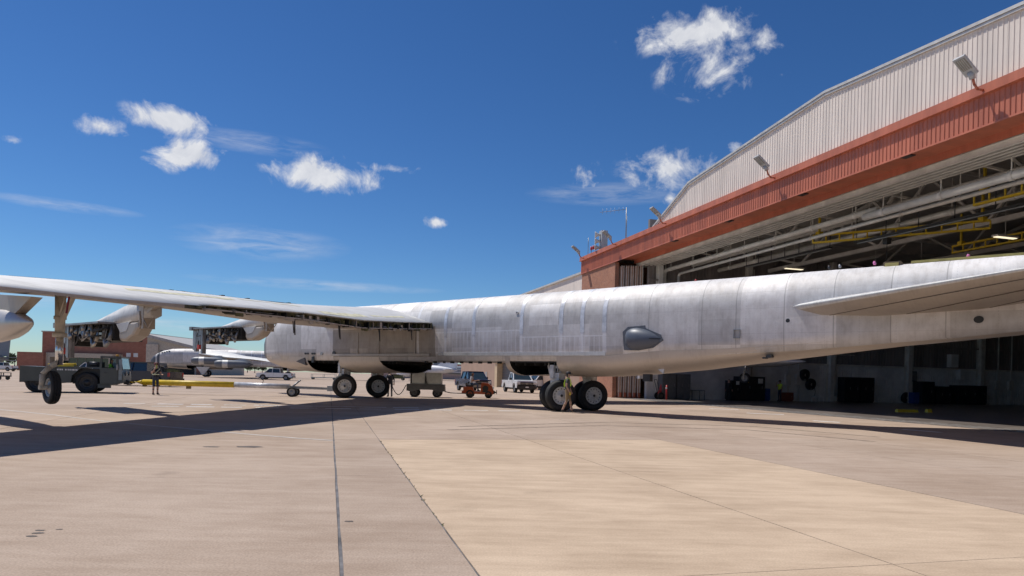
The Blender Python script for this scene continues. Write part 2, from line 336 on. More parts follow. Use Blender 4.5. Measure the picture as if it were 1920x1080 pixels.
bd.build('joint_bed', c_dark, grd)
for i in range(len(vj) - 1):
    for j in range(len(tj) - 1):
        w_, h_ = vj[i + 1] - vj[i], tj[j + 1] - tj[j]
        tan = 8 <= i <= 9 and j < 4
        jo = .05 if i == 7 and False else .012
        g0 = .013 if i in (7,) else .008
        g1 = .013 if i in (6,) else .008
        m = MB(); cx, cy = (vj[i] + vj[i + 1]) / 2, (tj[j] + tj[j + 1]) / 2
        e = .010
        xs0, xs1 = -w_ / 2 + g0, w_ / 2 - g1; ys = h_ / 2 - .004
        # slightly ragged edges along the old joints
        n = 8; vs = []
        for k in range(n + 1): vs.append((xs0 + random.uniform(-.004, .006), -ys + 2 * ys * k / n, .014))
        for k in range(n + 1): vs.append((xs1 + random.uniform(-.006, .004), ys - 2 * ys * k / n, .014))
        lo = [(x, y, .0055) for x, y, z in vs]; q = len(vs)
        m.add(vs + lo, [tuple(range(q))] + [(a, q + a, q + (a + 1) % q, (a + 1) % q) for a in range(q)])
        m.build('concrete_slab', c_tan if tan else c_pink, grd, (cx, cy, random.uniform(0, .0015)))
# worn paint on the apron
def stripe(name, pts, wd, mt=road_paint, parent=grd, seg=True):
    m = MB()
    P = [Vector((p.x, p.y, .0045)) for p in pts]
    for a, b in zip(P[:-1], P[1:]):
        d = (b - a).normalized(); n = Vector((-d.y, d.x, 0)) * wd / 2
        m.add([a - n, b - n, b + n, a + n], [(0, 1, 2, 3)])
    o = m.build(name, mt); struct(o); return o
for (x0_, y0_, x1_, y1_, n_) in ((232, 756.5, 800, 765, 9), (284, 761.7, 1000, 771, 11), (420, 759, 700, 763.2, 5)):
    for k in range(n_):
        f0 = k / n_; f1 = f0 + (.72 + random.uniform(-.12, .1)) / n_
        stripe('painted_dash', [ground(x0_ + (x1_ - x0_) * f, y0_ + (y1_ - y0_) * f) for f in (f0, f1)], .30, white_paint if k % 3 else road_paint)
stripe('painted_line', [ground(-60, 762), ground(100, 778), ground(195, 790), ground(330, 802), ground(450, 813), ground(560, 822), ground(622, 826)], .13, mat('faded_paint', (.52, .47, .42), .85, var=.15, scale=5))
for (x0, y0, x1, y1) in ((1250, 757, 1310, 759.5), (1330, 766, 1385, 768.5), (1400, 774.5, 1470, 777.5), (1525, 789, 1575, 792), (1690, 805, 1765, 811)):
    stripe('painted_dash', [ground(x0, y0), ground(x1, y1)], .35, white_paint)
# oil spots
for px, py, r in ((72, 1000, .035), (60, 1006, .03), (75, 995, .03), (395, 838, .1), (470, 838, .16), (655, 978, .03), (112, 993, .02)):
    c = ground(px, py); m = MB(); n = 11
    m.add([(c.x + r * 1.8 * random.uniform(.6, 1.1) * math.cos(6.283 * i / n), c.y + r * random.uniform(.6, 1.1) * math.sin(6.283 * i / n), .0042) for i in range(n)], [tuple(range(n))])
    struct(m.build('oil_stain', mat('oil_stain', (.12, .095, .075), .6, var=.2)))
tm = mat('tyre_mark', (.27, .205, .155), .9, var=.25, scale=6)
for (pts_, wd_) in (([(240, 775), (520, 768), (700, 762), (900, 757)], .22), ([(860, 800), (1130, 792), (1420, 800), (1650, 820)], .16), ([(840, 806), (1130, 798), (1400, 806), (1640, 828)], .16)):
    stripe('tyre_mark', [ground(*q) for q in pts_], wd_, tm)
# weeds in the open joint
wm = mat('dry_weed', (.16, .15, .06), .8, var=.3)
m = MB()
for _ in range(110):
    t = random.random() ** .7; a = gw(2.22 - 23.36 + random.uniform(-.015, .015), 14.9 - 51.77 - t * 9.5)
    if 0.25 < t < .33 or random.random() < .3 or t < .1:
        h = random.uniform(.008, .028); q = random.uniform(0, 6.28); b = Vector((math.cos(q), math.sin(q), 0)) * .012
        m.add([a - b, a + b, a + Vector((random.uniform(-.03, .03), random.uniform(-.03, .03), h))], [(0, 1, 2)])
tag(m.build('weeds', wm), 'dry weeds growing in the open concrete joint', 'weeds', kind='stuff')

# ------------------------------------------------------------------ the big hangar
def brick_mat(name, c1, c2, mortar, sx):
    m = bpy.data.materials.new(name); m.use_nodes = True; t = m.node_tree; p = t.nodes['Principled BSDF']; p.inputs['Roughness'].default_value = .85
    tc = N(t, 'ShaderNodeTexCoord'); sx_ = N(t, 'ShaderNodeSeparateXYZ'); L(t, tc.outputs['Object'], sx_.inputs[0])
    cb = N(t, 'ShaderNodeCombineXYZ'); L(t, M_(t, 'ADD', sx_.outputs['X'], sx_.outputs['Y']), cb.inputs[0]); L(t, sx_.outputs['Z'], cb.inputs[1])
    b = N(t, 'ShaderNodeTexBrick'); L(t, cb.outputs[0], b.inputs['Vector']); b.inputs['Scale'].default_value = sx
    b.inputs['Color1'].default_value = (*c1, 1); b.inputs['Color2'].default_value = (*c2, 1); b.inputs['Mortar'].default_value = (*mortar, 1); b.inputs['Mortar Size'].default_value = .012
    nz = N(t, 'ShaderNodeTexNoise'); nz.inputs['Scale'].default_value = .8; nz.inputs['Detail'].default_value = 6; L(t, tc.outputs['Object'], nz.inputs['Vector'])
    hv = N(t, 'ShaderNodeHueSaturation'); L(t, M_(t, 'ADD', M_(t, 'MULTIPLY', nz.outputs['Fac'], .5), .75), hv.inputs['Value']); L(t, b.outputs['Color'], hv.inputs['Color'])
    L(t, hv.outputs[0], p.inputs['Base Color'])
    bp = N(t, 'ShaderNodeBump'); bp.inputs['Strength'].default_value = .5; bp.inputs['Distance'].default_value = .01; L(t, b.outputs['Fac'], bp.inputs['Height']); bp.invert = True; L(t, bp.outputs[0], p.inputs['Normal'])
    MATS[name] = m; return m
brick = brick_mat('red_brick', (.42, .19, .11), (.33, .14, .085), (.42, .34, .28), 2.3)
cream = mat('cream_siding', (.80, .70, .61), .55, var=.075, scale=.7, stretch=(1, 1.6, .2), rnd=.07)
redp = mat('red_fascia', (.52, .165, .095), .5, var=.11, scale=.9, stretch=(1, 1.6, .25), rnd=.09)
roofm = mat('roof_metal', (.60, .58, .54), .5, metal=.2, var=.08)
ceilm = mat('ceiling_panel', (.46, .43, .38), .8, var=.12, scale=.4)
beamm = mat('painted_beam', (.68, .65, .59), .6, var=.1, scale=1.2)
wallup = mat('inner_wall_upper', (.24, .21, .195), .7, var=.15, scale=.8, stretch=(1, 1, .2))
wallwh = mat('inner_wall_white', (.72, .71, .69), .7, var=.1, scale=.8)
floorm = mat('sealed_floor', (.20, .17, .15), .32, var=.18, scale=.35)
hg = thing('hangar', 'huge open hangar with red ribbed fascia, cream siding and arched roof', 'hangar', HO, HR)
UN, UF = -56., 6.5
def ribbed(u0, u1, z0, ztop, v, depth=.032, pitch=.2, ribw=.055):
    """a ribbed sheet in the plane v, ribs towards -v; ztop(u)"""
    m = MB(); us = []; u = u0
    while u < u1 - 1e-6:
        e = min(u + pitch, u1)
        us += [(u, 0), (max(u, e - ribw - .02), 0), (max(u, e - ribw), 1), (max(u, e - .02), 1)]; u = e
    us.append((u1, 0))
    vs = []
    for (uu, r) in us: vs += [(v - r * depth, uu, z0), (v - r * depth, uu, ztop(uu))]
    m.add(vs, [(2 * i, 2 * i + 2, 2 * i + 3, 2 * i + 1) for i in range(len(us) - 1)])
    return m
u = UF
while u > UN:
    a = max(u - 1.0, UN)
    ribbed(a + .004, u - .004, 11.07, lambda q: 12.21, -.06, .03, .2, .03).build('fascia_panel', redp, hg); u = a
m = MB(); m.bx(-.2, .3, UN, UF + .2, 12.2, 12.56); m.bx(-.235, -.2, UN, UF + .235, 12.20, 12.235)
m.build('fascia_cap', redp, hg)
m = MB(); m.bx(-.02, 1.7, UN, -.72, 11.30, 11.34); m.bx(1.66, 1.7, UN, -.72, 11.0, 11.3); m.build('soffit', redp, hg)
m = MB(); m.bx(-.1, -.06, UN, UF, 11.03, 11.10); m.bx(-.06, 3.5, UF, UF + .14, 11.0, 12.5); m.build('fascia_trim', redp, hg)
for uu in (-9, -15.5, -22, -28.5, -35):
    m = MB(); m.bx(.5, .85, uu - .25, uu + .25, 11.26, 11.298); m.build('soffit_vent', blackp, hg)
GAB = [(-7.1, 12.55), (-11.9, 14.5), (-18.1, 15.03), (-24.3, 15.55), (-33.9, 14.85), (-36.7, 14.5), (-41.5, 12.55)]
def gz(u):
    for (a, za), (b, zb) in zip(GAB[:-1], GAB[1:]):
        if b <= u <= a: return za + (zb - za) * (a - u) / (a - b)
    return 12.55
u = -7.3
while u > -41.2:
    a = max(u - 1.0, -41.3)
    ribbed(a + .003, u - .003, 12.5, lambda q: max(12.51, gz(q) - .12), .02, .022, .2, .05).build('siding_panel', cream, hg); u = a
# roof skin and verge trim
m = MB()
for (a, za), (b, zb) in zip(GAB[:-1], GAB[1:]):
    m.add([(.03, a, za), (.03, b, zb), (50, b, zb), (50, a, za), (.03, a, za - .16), (.03, b, zb - .16), (50, b, zb - .16), (50, a, za - .16)], [(0, 1, 2, 3), (7, 6, 5, 4), (0, 4, 5, 1), (2, 6, 7, 3)])
m.bx(.3, 50, -7.3, UF + .1, 12.3, 12.45); m.bx(.3, 50, UN, -41.3, 12.3, 12.45)
m.build('roof', [ceilm], hg)
for (a, za), (b, zb) in zip(GAB[:-1], GAB[1:]):
    m = MB(); m.beam((-.06, a, za + .02), (-.06, b, zb + .02), .10, .12); m.beam((-.035, a, za - .11), (-.035, b, zb - .11), .08, .1); m.build('verge_trim', roofm, hg)
# brick pier, door leaves, far side wall, back and near walls
m = MB(); m.bx(0, .35, -.67, UF, 0, 11.05); m.bx(.35, 14, UF - .35, UF, 0, 12.3); m.build('brick_pier', brick, hg)
m = MB(); m.bx(.0, .35, UN, UN + 7, 0, 11.05); m.bx(.35, 50, UN, UN + .3, 0, 12.3); m.build('near_pier', brick, hg)
leafm = mat('door_leaf', (.50, .33, .24), .6, var=.1, scale=1)
for i in range(5):
    m = MB(); v0 = .45 + .34 * i
    m.bx(v0, v0 + .2, -.95 - .16 * i, 5.8, .12, 10.7, 0); m.bx(v0 - .02, v0 + .03, -1.0 - .16 * i, -.95 - .16 * i, .1, 10.75, 1); m.bx(v0 + .17, v0 + .22, -1.0 - .16 * i, -.95 - .16 * i, .1, 10.75, 1)
    m.bx(v0 + .0, v0 + .2, -1.04 - .16 * i, -.6, .04, .45, 2)
    m.build('door_leaf', [leafm, mat('white_trim', (.7, .68, .64), .5), redp], hg)
WU = -1.9
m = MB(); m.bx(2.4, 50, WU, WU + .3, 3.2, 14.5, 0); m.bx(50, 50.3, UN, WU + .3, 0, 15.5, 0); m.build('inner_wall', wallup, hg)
# lower white wall: painted block near the door, ribbed metal further in
m = MB(); m.bx(2.4, 19, WU - .08, WU + .28, 0, 3.2); m.build('block_wall', wallwh, hg)
v = 19.0
while v < 50:
    mm = MB(); vs = []; us = []
    x = v + .006
    while x < v + 1.99: us += [(x, 0), (x + .14, 0), (x + .16, 1), (x + .22, 1)]; x += .24
    us.append((v + 1.99, 0)); vs = []
    for (xx, r) in us: vs += [(xx, WU - .05 - r * .04, 0), (xx, WU - .05 - r * .04, 3.2)]
    mm.add(vs, [(2 * i, 2 * i + 2, 2 * i + 3, 2 * i + 1) for i in range(len(us) - 1)]); mm.build('wall_panel', wallwh, hg); v += 2.0
v = 2.5
while v < 50:    # upper ribbed cladding sheets
    mm = MB(); us = []; x = v + .01
    while x < v + 2.9: us += [(x, 0), (x + .22, 0), (x + .24, 1), (x + .30, 1)]; x += .32
    us.append((v + 2.95, 0)); vs = []
    for (xx, r) in us: vs += [(xx, WU - .03 - r * .05, 3.28), (xx, WU - .03 - r * .05, 12.2)]
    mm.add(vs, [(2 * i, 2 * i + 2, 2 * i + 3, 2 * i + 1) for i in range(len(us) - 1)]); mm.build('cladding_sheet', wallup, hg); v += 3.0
for z in (3.24, 5.2, 7.4, 9.6):
    m = MB(); m.bx(2.4, 50, WU - .22, WU - .1, z - .07, z + .07); m.build('wall_girt', beamm if z < 3.5 else wallup, hg)
for v in (3.2, 11.5, 20, 28.5, 37, 45.5):
    m = MB(); m.bx(v - .03, v + .03, WU - .55, WU - .1, 0, 12.2); m.bx(v - .2, v + .2, WU - .6, WU - .55, 0, 12.2); m.bx(v - .2, v + .2, WU - .14, WU - .1, 0, 12.2)
    m.cyl((v + .5, WU - .35, 0), (v + .5, WU - .35, 11), .07, n=8); m.cyl((v + .5, WU - .35, 0), (v + .5, WU - .35, .5), .22, n=10)
    m.build('wall_column', beamm, hg)
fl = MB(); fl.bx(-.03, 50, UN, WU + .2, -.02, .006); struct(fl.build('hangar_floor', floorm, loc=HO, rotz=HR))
# door rails set in the floor along the front
for i in range(4):
    m = MB(); u = WU
    while u > -55:
        m.bx(.35 + i * .34, .41 + i * .34, u - .9, u - .1, .007, .011); u -= 1.05
    m.build('floor_rail', mat('rail_worn', (.62, .60, .56), .4, metal=.4, var=.2), hg)
# overhead rails, pipes
for i in range(5):
    m = MB(); v = 1.85 + i * .34
    m.bx(v - .09, v + .09, UN, -.8, 10.98, 11.0); m.bx(v - .015, v + .015, UN, -.8, 10.75, 10.98); m.bx(v - .07, v + .07, UN, -.8, 10.73, 10.75); m.build('door_rail', beamm, hg)
def pipe(v, z, r, ua, ub, nm='pipe', drop=0):
    m = MB(); pts = [(v, ua, z), (v, ub, z)]
    m.tube(pts, r, 12)
    if drop: m.tube([(v, ua, z), (v + .05, ua + .25, z - .15), (v + .05, ua + .3, z - drop)], r, 12)
    k = ub + 1.5
    while k < ua: m.cyl((v, k - .12, z), (v, k + .12, z), r * 1.12, n=12); m.bx(v - .02, v + .02, k - .02, k + .02, z + r, 12.1); k += 3.2
    return m.build(nm, beamm, hg)
pipe(3.6, 10.35, .15, -2.5, -24, 'pipe', 4.5); pipe(3.2, 10.0, .18, -23.5, UN + 1); pipe(4.3, 10.0, .1, -3.5, UN + 1, 'pipe', 4.2); pipe(5.4, 10.9, .12, -3.5, UN + 1)
pipe(7.5, 10.4, .16, -4, UN + 1)
# roof trusses along the front direction and purlins going in
for v in (6.2, 13.5, 21, 28.5, 36, 43.5):
    m = MB(); ks = [-2.2 - i * 3.9 for i in range(14)]
    tops = [max(12.15, gz(k) - .35) if -41 < k < -7.5 else 12.15 for k in ks]
    for i in range(13):
        m.beam((v, ks[i], tops[i]), (v, ks[i + 1], tops[i + 1]), .22, .25)
        a, b = ((v, ks[i], 11.0), (v, ks[i + 1], tops[i + 1])) if i % 2 else ((v, ks[i], tops[i]), (v, ks[i + 1], 11.0))
        m.beam(a, b, .14, .14)
    m.beam((v, -2.2, 11.0), (v, ks[-1], 11.0), .26, .28); m.build('roof_truss', beamm if v < 14 else ceilm, hg)
for u in range(-54, -4, 5):
    m = MB(); z = gz(u) - .22 if -41 < u < -7.5 else 12.2
    m.bx(.4, 50, u - .06, u + .06, z - .22, z - .03); m.build('purlin', beamm, hg)
    m = MB(); m.beam((1.0, u, 11.4), (6.2, u, 11.0), .1, .1); m.beam((3.6, u, 11.2), (6.2, u, 12.4), .08, .08); m.build('brace', beamm, hg)
# suspended trusses of light strips (black) near the door
for (va, ua, vb, ub, z) in ((6.0, -20, 6.4, -32, 9.6), (6.5, -9, 6.8, -17, 9.9)):
    m = MB(); m.beam((va, ua, z), (vb, ub, z), .35, .06, 0); m.beam((va + .1, ua, z - .07), (vb + .1, ub, z - .07), .12, .05, 1)
    for k in range(7):
        f = k / 6; m.cyl((va + (vb - va) * f, ua + (ub - ua) * f, z), (va + (vb - va) * f, ua + (ub - ua) * f, 11.3), .025, n=6)
    m.build('radiant_heater', [blackp, steel], hg)
lampm = mat('lit_tube', (.9, .85, .7), .4, emit=((1, .86, .6), 1.2))
for (v, u, z) in ((9, -11, 9.6), (12, -24, 9.6), (16, -15, 9.7), (10, -31, 9.6), (20, -28, 9.8), (24, -18, 9.8), (18, -9, 9.7)):
    m = MB(); m.bx(v - .75, v + .75, u - .18, u + .18, z, z + .1, 0); m.bx(v - .7, v + .7, u - .12, u + .12, z - .03, z, 1)
    m.cyl((v, u, z + .1), (v, u, 12.3), .015, n=5); m.build('hangar_light', [beamm, lampm], hg)

def lattice(name, label, p0, p1, depth, group=None):
    """yellow lattice girder between two hangar-frame points"""
    mid = [(p0[i] + p1[i]) / 2 for i in range(3)]
    t = thing(name, label, 'crane', hw(mid[0], mid[1], mid[2]), HR, 'yellow bridge cranes under the hangar roof')
    a = Vector([p0[i] - mid[i] for i in range(3)]); b = Vector([p1[i] - mid[i] for i in range(3)])
    up = Vector((0, 0, depth)); m = MB(); m.beam(a, b, .16, .1); m.build('lower_chord', yellow, t)
    m = MB(); m.beam(a + up, b + up, .16, .1); m.build('upper_chord', yellow, t)
    n = int((b - a).length / .7); m = MB()
    for i in range(n + 1):
        q = a.lerp(b, i / n); m.beam(q, q + up, .06, .06)
    m.build('web', yellow, t)
    for f in (.04, .96):
        m = MB(); q = a.lerp(b, f); m.beam(q + up * .9, q + Vector((0, 0, 12.2 - mid[2])), .1, .1); m.box(q + up * 1.2, (.3, .3, .25)); m.build('hanger', yellow, t)
    m = MB(); q = a.lerp(b, .45); m.box(q - Vector((0, 0, .25)), (.3, .3, .3)); m.cyl(q - Vector((0, 0, .3)), q - Vector((0, 0, 1.4)), .015, n=5); m.box(q - Vector((0, 0, 1.5)), (.12, .12, .2)); m.build('hoist', blackp, t)
lattice('bridge_crane', 'yellow lattice bridge crane with its hoist, level along the door side', (2.8 + 1.5, -18.5, 9.7), (9.7, -25, 9.7), .4)
lattice('bridge_crane', 'yellow lattice bridge crane deeper inside the hangar, half hidden by the tail', (14.7, -18.5, 9.9), (14.7, -33, 9.9), .4)
lattice('bridge_crane', 'yellow lattice bridge crane tight behind the front pipes', (5.6, -27.5, 9.9), (5.6, -40, 9.9), .5)

# lamps along the fascia
def flood(u, label):
    t = thing('floodlight', label, 'floodlight', hw(-.2, u, 12.35), HR, 'floodlights along the fascia')
    m = MB(); m.tube([(0, 0, 0), (-.25, 0, 0), (-.42, 0, .15), (-.5, 0, .38)], .045, 8); m.build('arm', redp, t)
    lg = mat('lamp_grey', (.42, .43, .44), .45, var=.06)
    rot = Matrix.Rotation(R(38), 3, 'Y')
    m = MB(); c = Vector((-.85, 0, .75)); m.cyl((-.5, 0, .33), (-.58, 0, .58), .1, .14, n=10)
    m.box(c, (.84, .46, .09), 0, rot); m.box(c + rot @ Vector((.1, 0, .075)), (.6, .3, .07), 0, rot); m.build('housing', lg, t)
    m = MB(); m.box(c + rot @ Vector((-.1, 0, -.055)), (.48, .38, .02), 0, rot)
    m.build('lens', mat('lamp_lens', (.30, .29, .24), .25, var=.1), t)
    for k in range(5):
        m = MB(); m.box(c + rot @ Vector((-.1, -.15 + k * .075, -.07)), (.46, .02, .02), 0, rot); m.build('louvre', lg, t)
flood(-32.6, 'big grey floodlight tilted over the fascia, nearest the wide end')
flood(-20.9, 'grey floodlight midway along the red fascia')
flood(-9.3, 'grey floodlight where the arched gable starts')
flood(-1.2, 'grey floodlight beside the tall mast antenna')
flood(5.6, 'small floodlight at the hangar corner beside the red beacons')
# speaker stack, antenna, beacons at the corner
t = thing('loudspeaker_stack', 'grey cabinet with stacked horn loudspeakers on the hangar corner', 'loudspeaker', hw(.25, 3.0, 12.56), HR)
sg = mat('speaker_grey', (.42, .44, .46), .5, var=.08)
m = MB(); m.bx(-.1, .45, -.45, .15, 0, 1.75); m.build('cabinet', sg, t)
for z in (.3, .85, 1.4):
    m = MB(); m.lathe([(0, .1), (.2, .13), (.42, .27), (.45, .28), (.43, .25), (.2, .09)], (-.1, -.1, z), (-1, .35, 0), 16); m.build('horn', mat('horn_grey', (.60, .60, .58), .4), t)
t = thing('antenna_mast', 'thin mast with a comb antenna standing on the red fascia', 'antenna', hw(0.05, -2.4, 12.4), HR)
m = MB(); m.cyl((0, 0, -.8), (0, 0, 2.7), .035, n=8); m.cyl((.2, .3, 0), (.2, .3, 2.1), .015, n=6); m.build('mast', steel, t)
m = MB(); m.cyl((0, 0, 2.55), (-1.6, 1.5, 2.5), .018, n=6)
for k in range(6): q = Vector((-.2 - k * .25, .19 + k * .23, 2.53)); m.cyl(q - Vector((0, 0, .22)), q + Vector((0, 0, .22)), .01, n=5)
m.build('boom', steel, t)
t = thing('beacon_post', 'pair of red beacons on a bent pipe at the roof corner', 'beacon', hw(.1, 4.7, 12.5), HR)
m = MB(); m.tube([(0, 0, 0), (0, 0, .45), (0, -.5, .45)], .03, 8); m.cyl((0, .75, 0), (0, .75, 1.7), .025, n=6); m.build('post', steel, t)
for y in (0, -.5):
    m = MB(); m.cyl((0, y, .45), (0, y, .75), .1, .09, n=12); m.build('beacon', red_m, t)

# ---- long cream building continuing behind the corner
tanw = mat('tan_wall', (.40, .27, .20), .8, var=.06, scale=.4)
t = thing('long_building', 'long cream and tan building beyond the hangar corner with a dark rolling door', 'building', hw(3, 6.6, 0), HR)
m = MB(); m.bx(0, 25, .2, 66, 4.6, 12.3); m.build('upper_wall', cream, t)
m = MB(); m.bx(-.1, 25, .2, 66, 0, 4.6); m.build('wall', tanw, t)
m = MB(); m.bx(-.2, 25, 0, 66.2, 12.3, 12.5); m.build('roof', roofm, t)
beige = mat('beige_portal', (.60, .46, .29), .7, var=.06)
m = MB(); m.bx(-1.2, -.1, 27, 38, 3.5, 5.0); m.bx(-1.0, -.1, 27, 28.3, 0, 3.5); m.bx(-1.0, -.1, 36.7, 38, 0, 3.5); m.build('portal', beige, t)
dd = mat('rolling_door', (.13, .13, .14), .5, var=.1)
for k in range(9):
    m = MB(); m.bx(-.2, -.12, 28.3, 36.7, k * .385 + .01, k * .385 + .37); m.build('door_slat', dd, t)
m = MB(); m.bx(-.16, -.11, 46, 47.2, 0, 2.2); m.build('door', mat('door_grey', (.35, .33, .32), .6), t)

# ---- buildings far left
def far_box(name, label, px0, px1, ybase_d, ztop, mt, depth=30, cat='building', group=None):
    a = at(px0, 690, ybase_d); b = at(px1, 690, ybase_d)
    t = thing(name, label, cat, ((a.x + b.x) / 2, ybase_d, 0), 0, group); wd = (b.x - a.x)
    m = MB(); m.bx(-wd / 2, wd / 2, 0, depth, 0, ztop); m.build('wall', mt, t)
    return t, wd
fb = brick_mat('far_brick', (.36, .15, .10), (.31, .12, .08), (.36, .22, .17), .8)
Yb = 190.
t, wd = far_box('brick_hangar', 'tall red brick hangar block with low canopy front behind the tow tractor', 78, 277, Yb, 10.8, fb)
m = MB(); m.bx(-wd / 2 - .2, wd / 2 + .2, -.2, 30, 10.8, 11.1); m.build('parapet', mat('stone_coping', (.5, .45, .4), .7), t)
m = MB(); m.bx(-wd / 2 - 2.6, -wd / 2 + 4.5, -6, 0, 0, 5.0); m.build('side_wing', fb, t)
m = MB(); m.bx(-wd / 2 + 4.5, wd / 2 - 7, -5, 0, 3.8, 5.0); m.bx(-wd / 2 + 4.5, -wd / 2 + 5.6, -5, 0, 0, 3.8); m.bx(wd / 2 - 8, wd / 2 - 7, -5, 0, 0, 3.8); m.build('canopy', mat('canopy_stone', (.50, .44, .36), .8), t)
m = MB(); m.bx(-wd / 2 + 5.6, wd / 2 - 8, -.9, -.05, 0, 3.8); m.build('dark_glazing', glass, t)
for k in range(6):
    m = MB(); x = -wd / 2 + 5.8 + k * 2.3; m.bx(x, x + .12, -1.0, -.9, 0, 3.8); m.build('mullion', steel, t)
for x in (wd / 2 - 6, wd / 2 - 4):
    m = MB(); m.bx(x, x + 1.2, -.12, .05, 4.4, 5.5); m.build('window', white_paint, t)
# cream hangar with sloping grey roof
a = at(275, 690, 175); b = at(372, 690, 175)
t = thing('cream_hangar', 'cream hangar with sloping grey roof and dark door opening behind the parked bomber', 'hangar', (a.x, 175, 0)); wd = b.x - a.x
m = MB(); m.prism([(0, 0), (wd, 0), (wd, 6.6), (0, 9.6)], 'y', 0, 30); m.build('wall', mat('far_cream', (.50, .45, .38), .8), t)
m = MB(); m.prism([(-.6, 9.5), (wd + .6, 6.3), (wd + .6, 7.0), (-.6, 10.3)], 'y', -.8, 30); m.build('roof', mat('far_roof', (.42, .40, .38), .7), t)
m = MB(); m.bx(3.4, wd - 1, -.1, .1, 0, 6.0); m.build('door_opening', dark, t)
m = MB(); m.bx(0, 3.0, -.5, 0, 0, 7.6); m.build('pilaster', mat('far_pil', (.55, .48, .40), .8), t)
m = MB(); m.bx(wd - .4, wd + .6, -.3, 0, 0, 7.3); m.build('brick_edge', fb, t)
# long low red roofed building seen under the fuselage
a = at(745, 700, 260); b = at(872, 700, 260)
t = thing('long_red_building', 'distant long low building with red upper band seen under the fuselage', 'building', (a.x, 260, 0)); wd = b.x - a.x
m = MB(); m.bx(-10, wd + 20, 0, 14, 0, 2.6); m.build('wall', mat('far_pink', (.5, .36, .3), .8), t)
m = MB(); m.bx(-10, wd + 20, -.4, 14, 2.6, 5.4); m.build('red_band', mat('far_red', (.36, .11, .09), .7), t)
m = MB(); m.bx(-10.3, wd + 20, -.7, 14, 5.4, 5.9); m.build('roof', mat('far_roof2', (.55, .42, .36), .7), t)
# far tree line on the left: single trees with trunks and leafy crowns
leaf = [mat('leaf_a', (.055, .085, .03), .8, var=.3), mat('leaf_b', (.07, .095, .04), .8, var=.3)]
bark = mat('bark', (.10, .075, .055), .9, var=.2)
def tree(x, y, h, seed, label):
    rnd = random.Random(seed); t = thing('tree', label, 'tree', (x, y, 0), 0, 'trees along the far field edge')
    m = MB(); m.cyl((0, 0, 0), (0, 0, h * .45), .28, .18, n=7)
    for _ in range(5):
        q = rnd.uniform(0, 6.28); m.cyl((0, 0, h * .35), (math.cos(q) * h * .25, math.sin(q) * h * .25, h * .7), .11, .04, n=5)
    m.build('trunk', bark, t)
    m = MB(); cl = [(Vector((rnd.gauss(0, h * .2), rnd.gauss(0, h * .2), rnd.uniform(h * .35, h * .88))), rnd.uniform(.12, .22) * h) for _ in range(11)]
    for _ in range(750):
        c, r = rnd.choice(cl); d = Vector((rnd.gauss(0, 1), rnd.gauss(0, 1), rnd.gauss(0, 1))).normalized() * r * rnd.uniform(.5, 1.05); p = c + d
        a = Vector((rnd.gauss(0, 1), rnd.gauss(0, 1), rnd.gauss(0, 1))).normalized() * .32; b = a.orthogonal().normalized() * .3
        m.add([p - a, p + b, p + a, p - b], [(0, 1, 2, 3)], rnd.randint(0, 1))
    m.build('crown', leaf, t, fix=False)
for i in range(15):
    px = -60 + i * 15 + random.uniform(-5, 5); y = random.uniform(390, 470); P = at(px, 690, y)
    tree(P.x, y, random.uniform(6.5, 10), i, 'small dark green tree on the far field edge beyond the grey parked aircraft')
for i in range(9):
    px = 380 + i * 14; y = random.uniform(420, 480); P = at(px, 690, y)
    tree(P.x, y, random.uniform(5, 8), 40 + i, 'small dark green tree on the horizon behind the silver parked bomber')
# ================================================================== THE BOMBER
PHI = R(51); FW = Vector((-math.sin(PHI), math.cos(PHI))); PT = Vector((-math.cos(PHI), -math.sin(PHI))); PO = Vector((2.906, 31.07))
PROT = math.atan2(FW.y, FW.x)
def on_p(px, py, p):            # where the line of sight meets the aircraft plane at port offset p -> (s, z)
    r = ray(px, py); b = -(PO + p * PT); det = FW.x * (-r.y) - (-r.x) * FW.y
    s = (b.x * (-r.y) - (-r.x) * b.y) / det; t = (FW.x * b.y - FW.y * b.x) / det
    return s, H + t * r.z
def toloc(P):
    d = Vector((P[0], P[1])) - PO; return Vector((d.dot(FW), d.dot(PT), P[2]))
def lerp(tab, x):
    tab = sorted(tab)
    if x <= tab[0][0]: return tab[0][1]
    for (a, va), (b, vb) in zip(tab[:-1], tab[1:]):
        if x <= b: return va + (vb - va) * (x - a) / (b - a)
    return tab[-1][1]
alf = aluminium('fuselage_aluminium', (.80, .785, .775), True, .28, .68, (.54, .505, .475))
alb = aluminium('belly_aluminium', (.62, .56, .49), False, .4, .5, (.56, .49, .42))
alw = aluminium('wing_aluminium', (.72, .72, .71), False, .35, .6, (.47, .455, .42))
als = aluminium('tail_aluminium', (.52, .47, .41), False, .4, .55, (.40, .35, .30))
primer = mat('zinc_primer', (.16, .15, .06), .7, var=.5, scale=3, col2=(.03, .03, .025))
radome = mat('radome_grey', (.10, .115, .14), .5, var=.1)
fair = mat('fairing_grey', (.105, .12, .15), .42, var=.06)
pl = thing('bomber_aircraft', 'stripped bare metal bomber fuselage with wing, being towed out of the hangar', 'aircraft', (PO.x, PO.y, 0), PROT)
ZT = [(25.4, 3.0), (24.9, 3.75), (24.2, 4.35), (23.2, 4.85), (21.5, 5.3), (19, 5.43), (10, 5.42), (0, 5.45), (-8, 5.5), (-16, 5.56), (-23.2, 5.5)]
WD = [(25.4, .05), (24.9, .62), (24.2, .95), (23.2, 1.2), (21.5, 1.42), (19, 1.5), (-5, 1.5), (-10, 1.4), (-14, 1.22), (-18, .98), (-23.2, .6)]
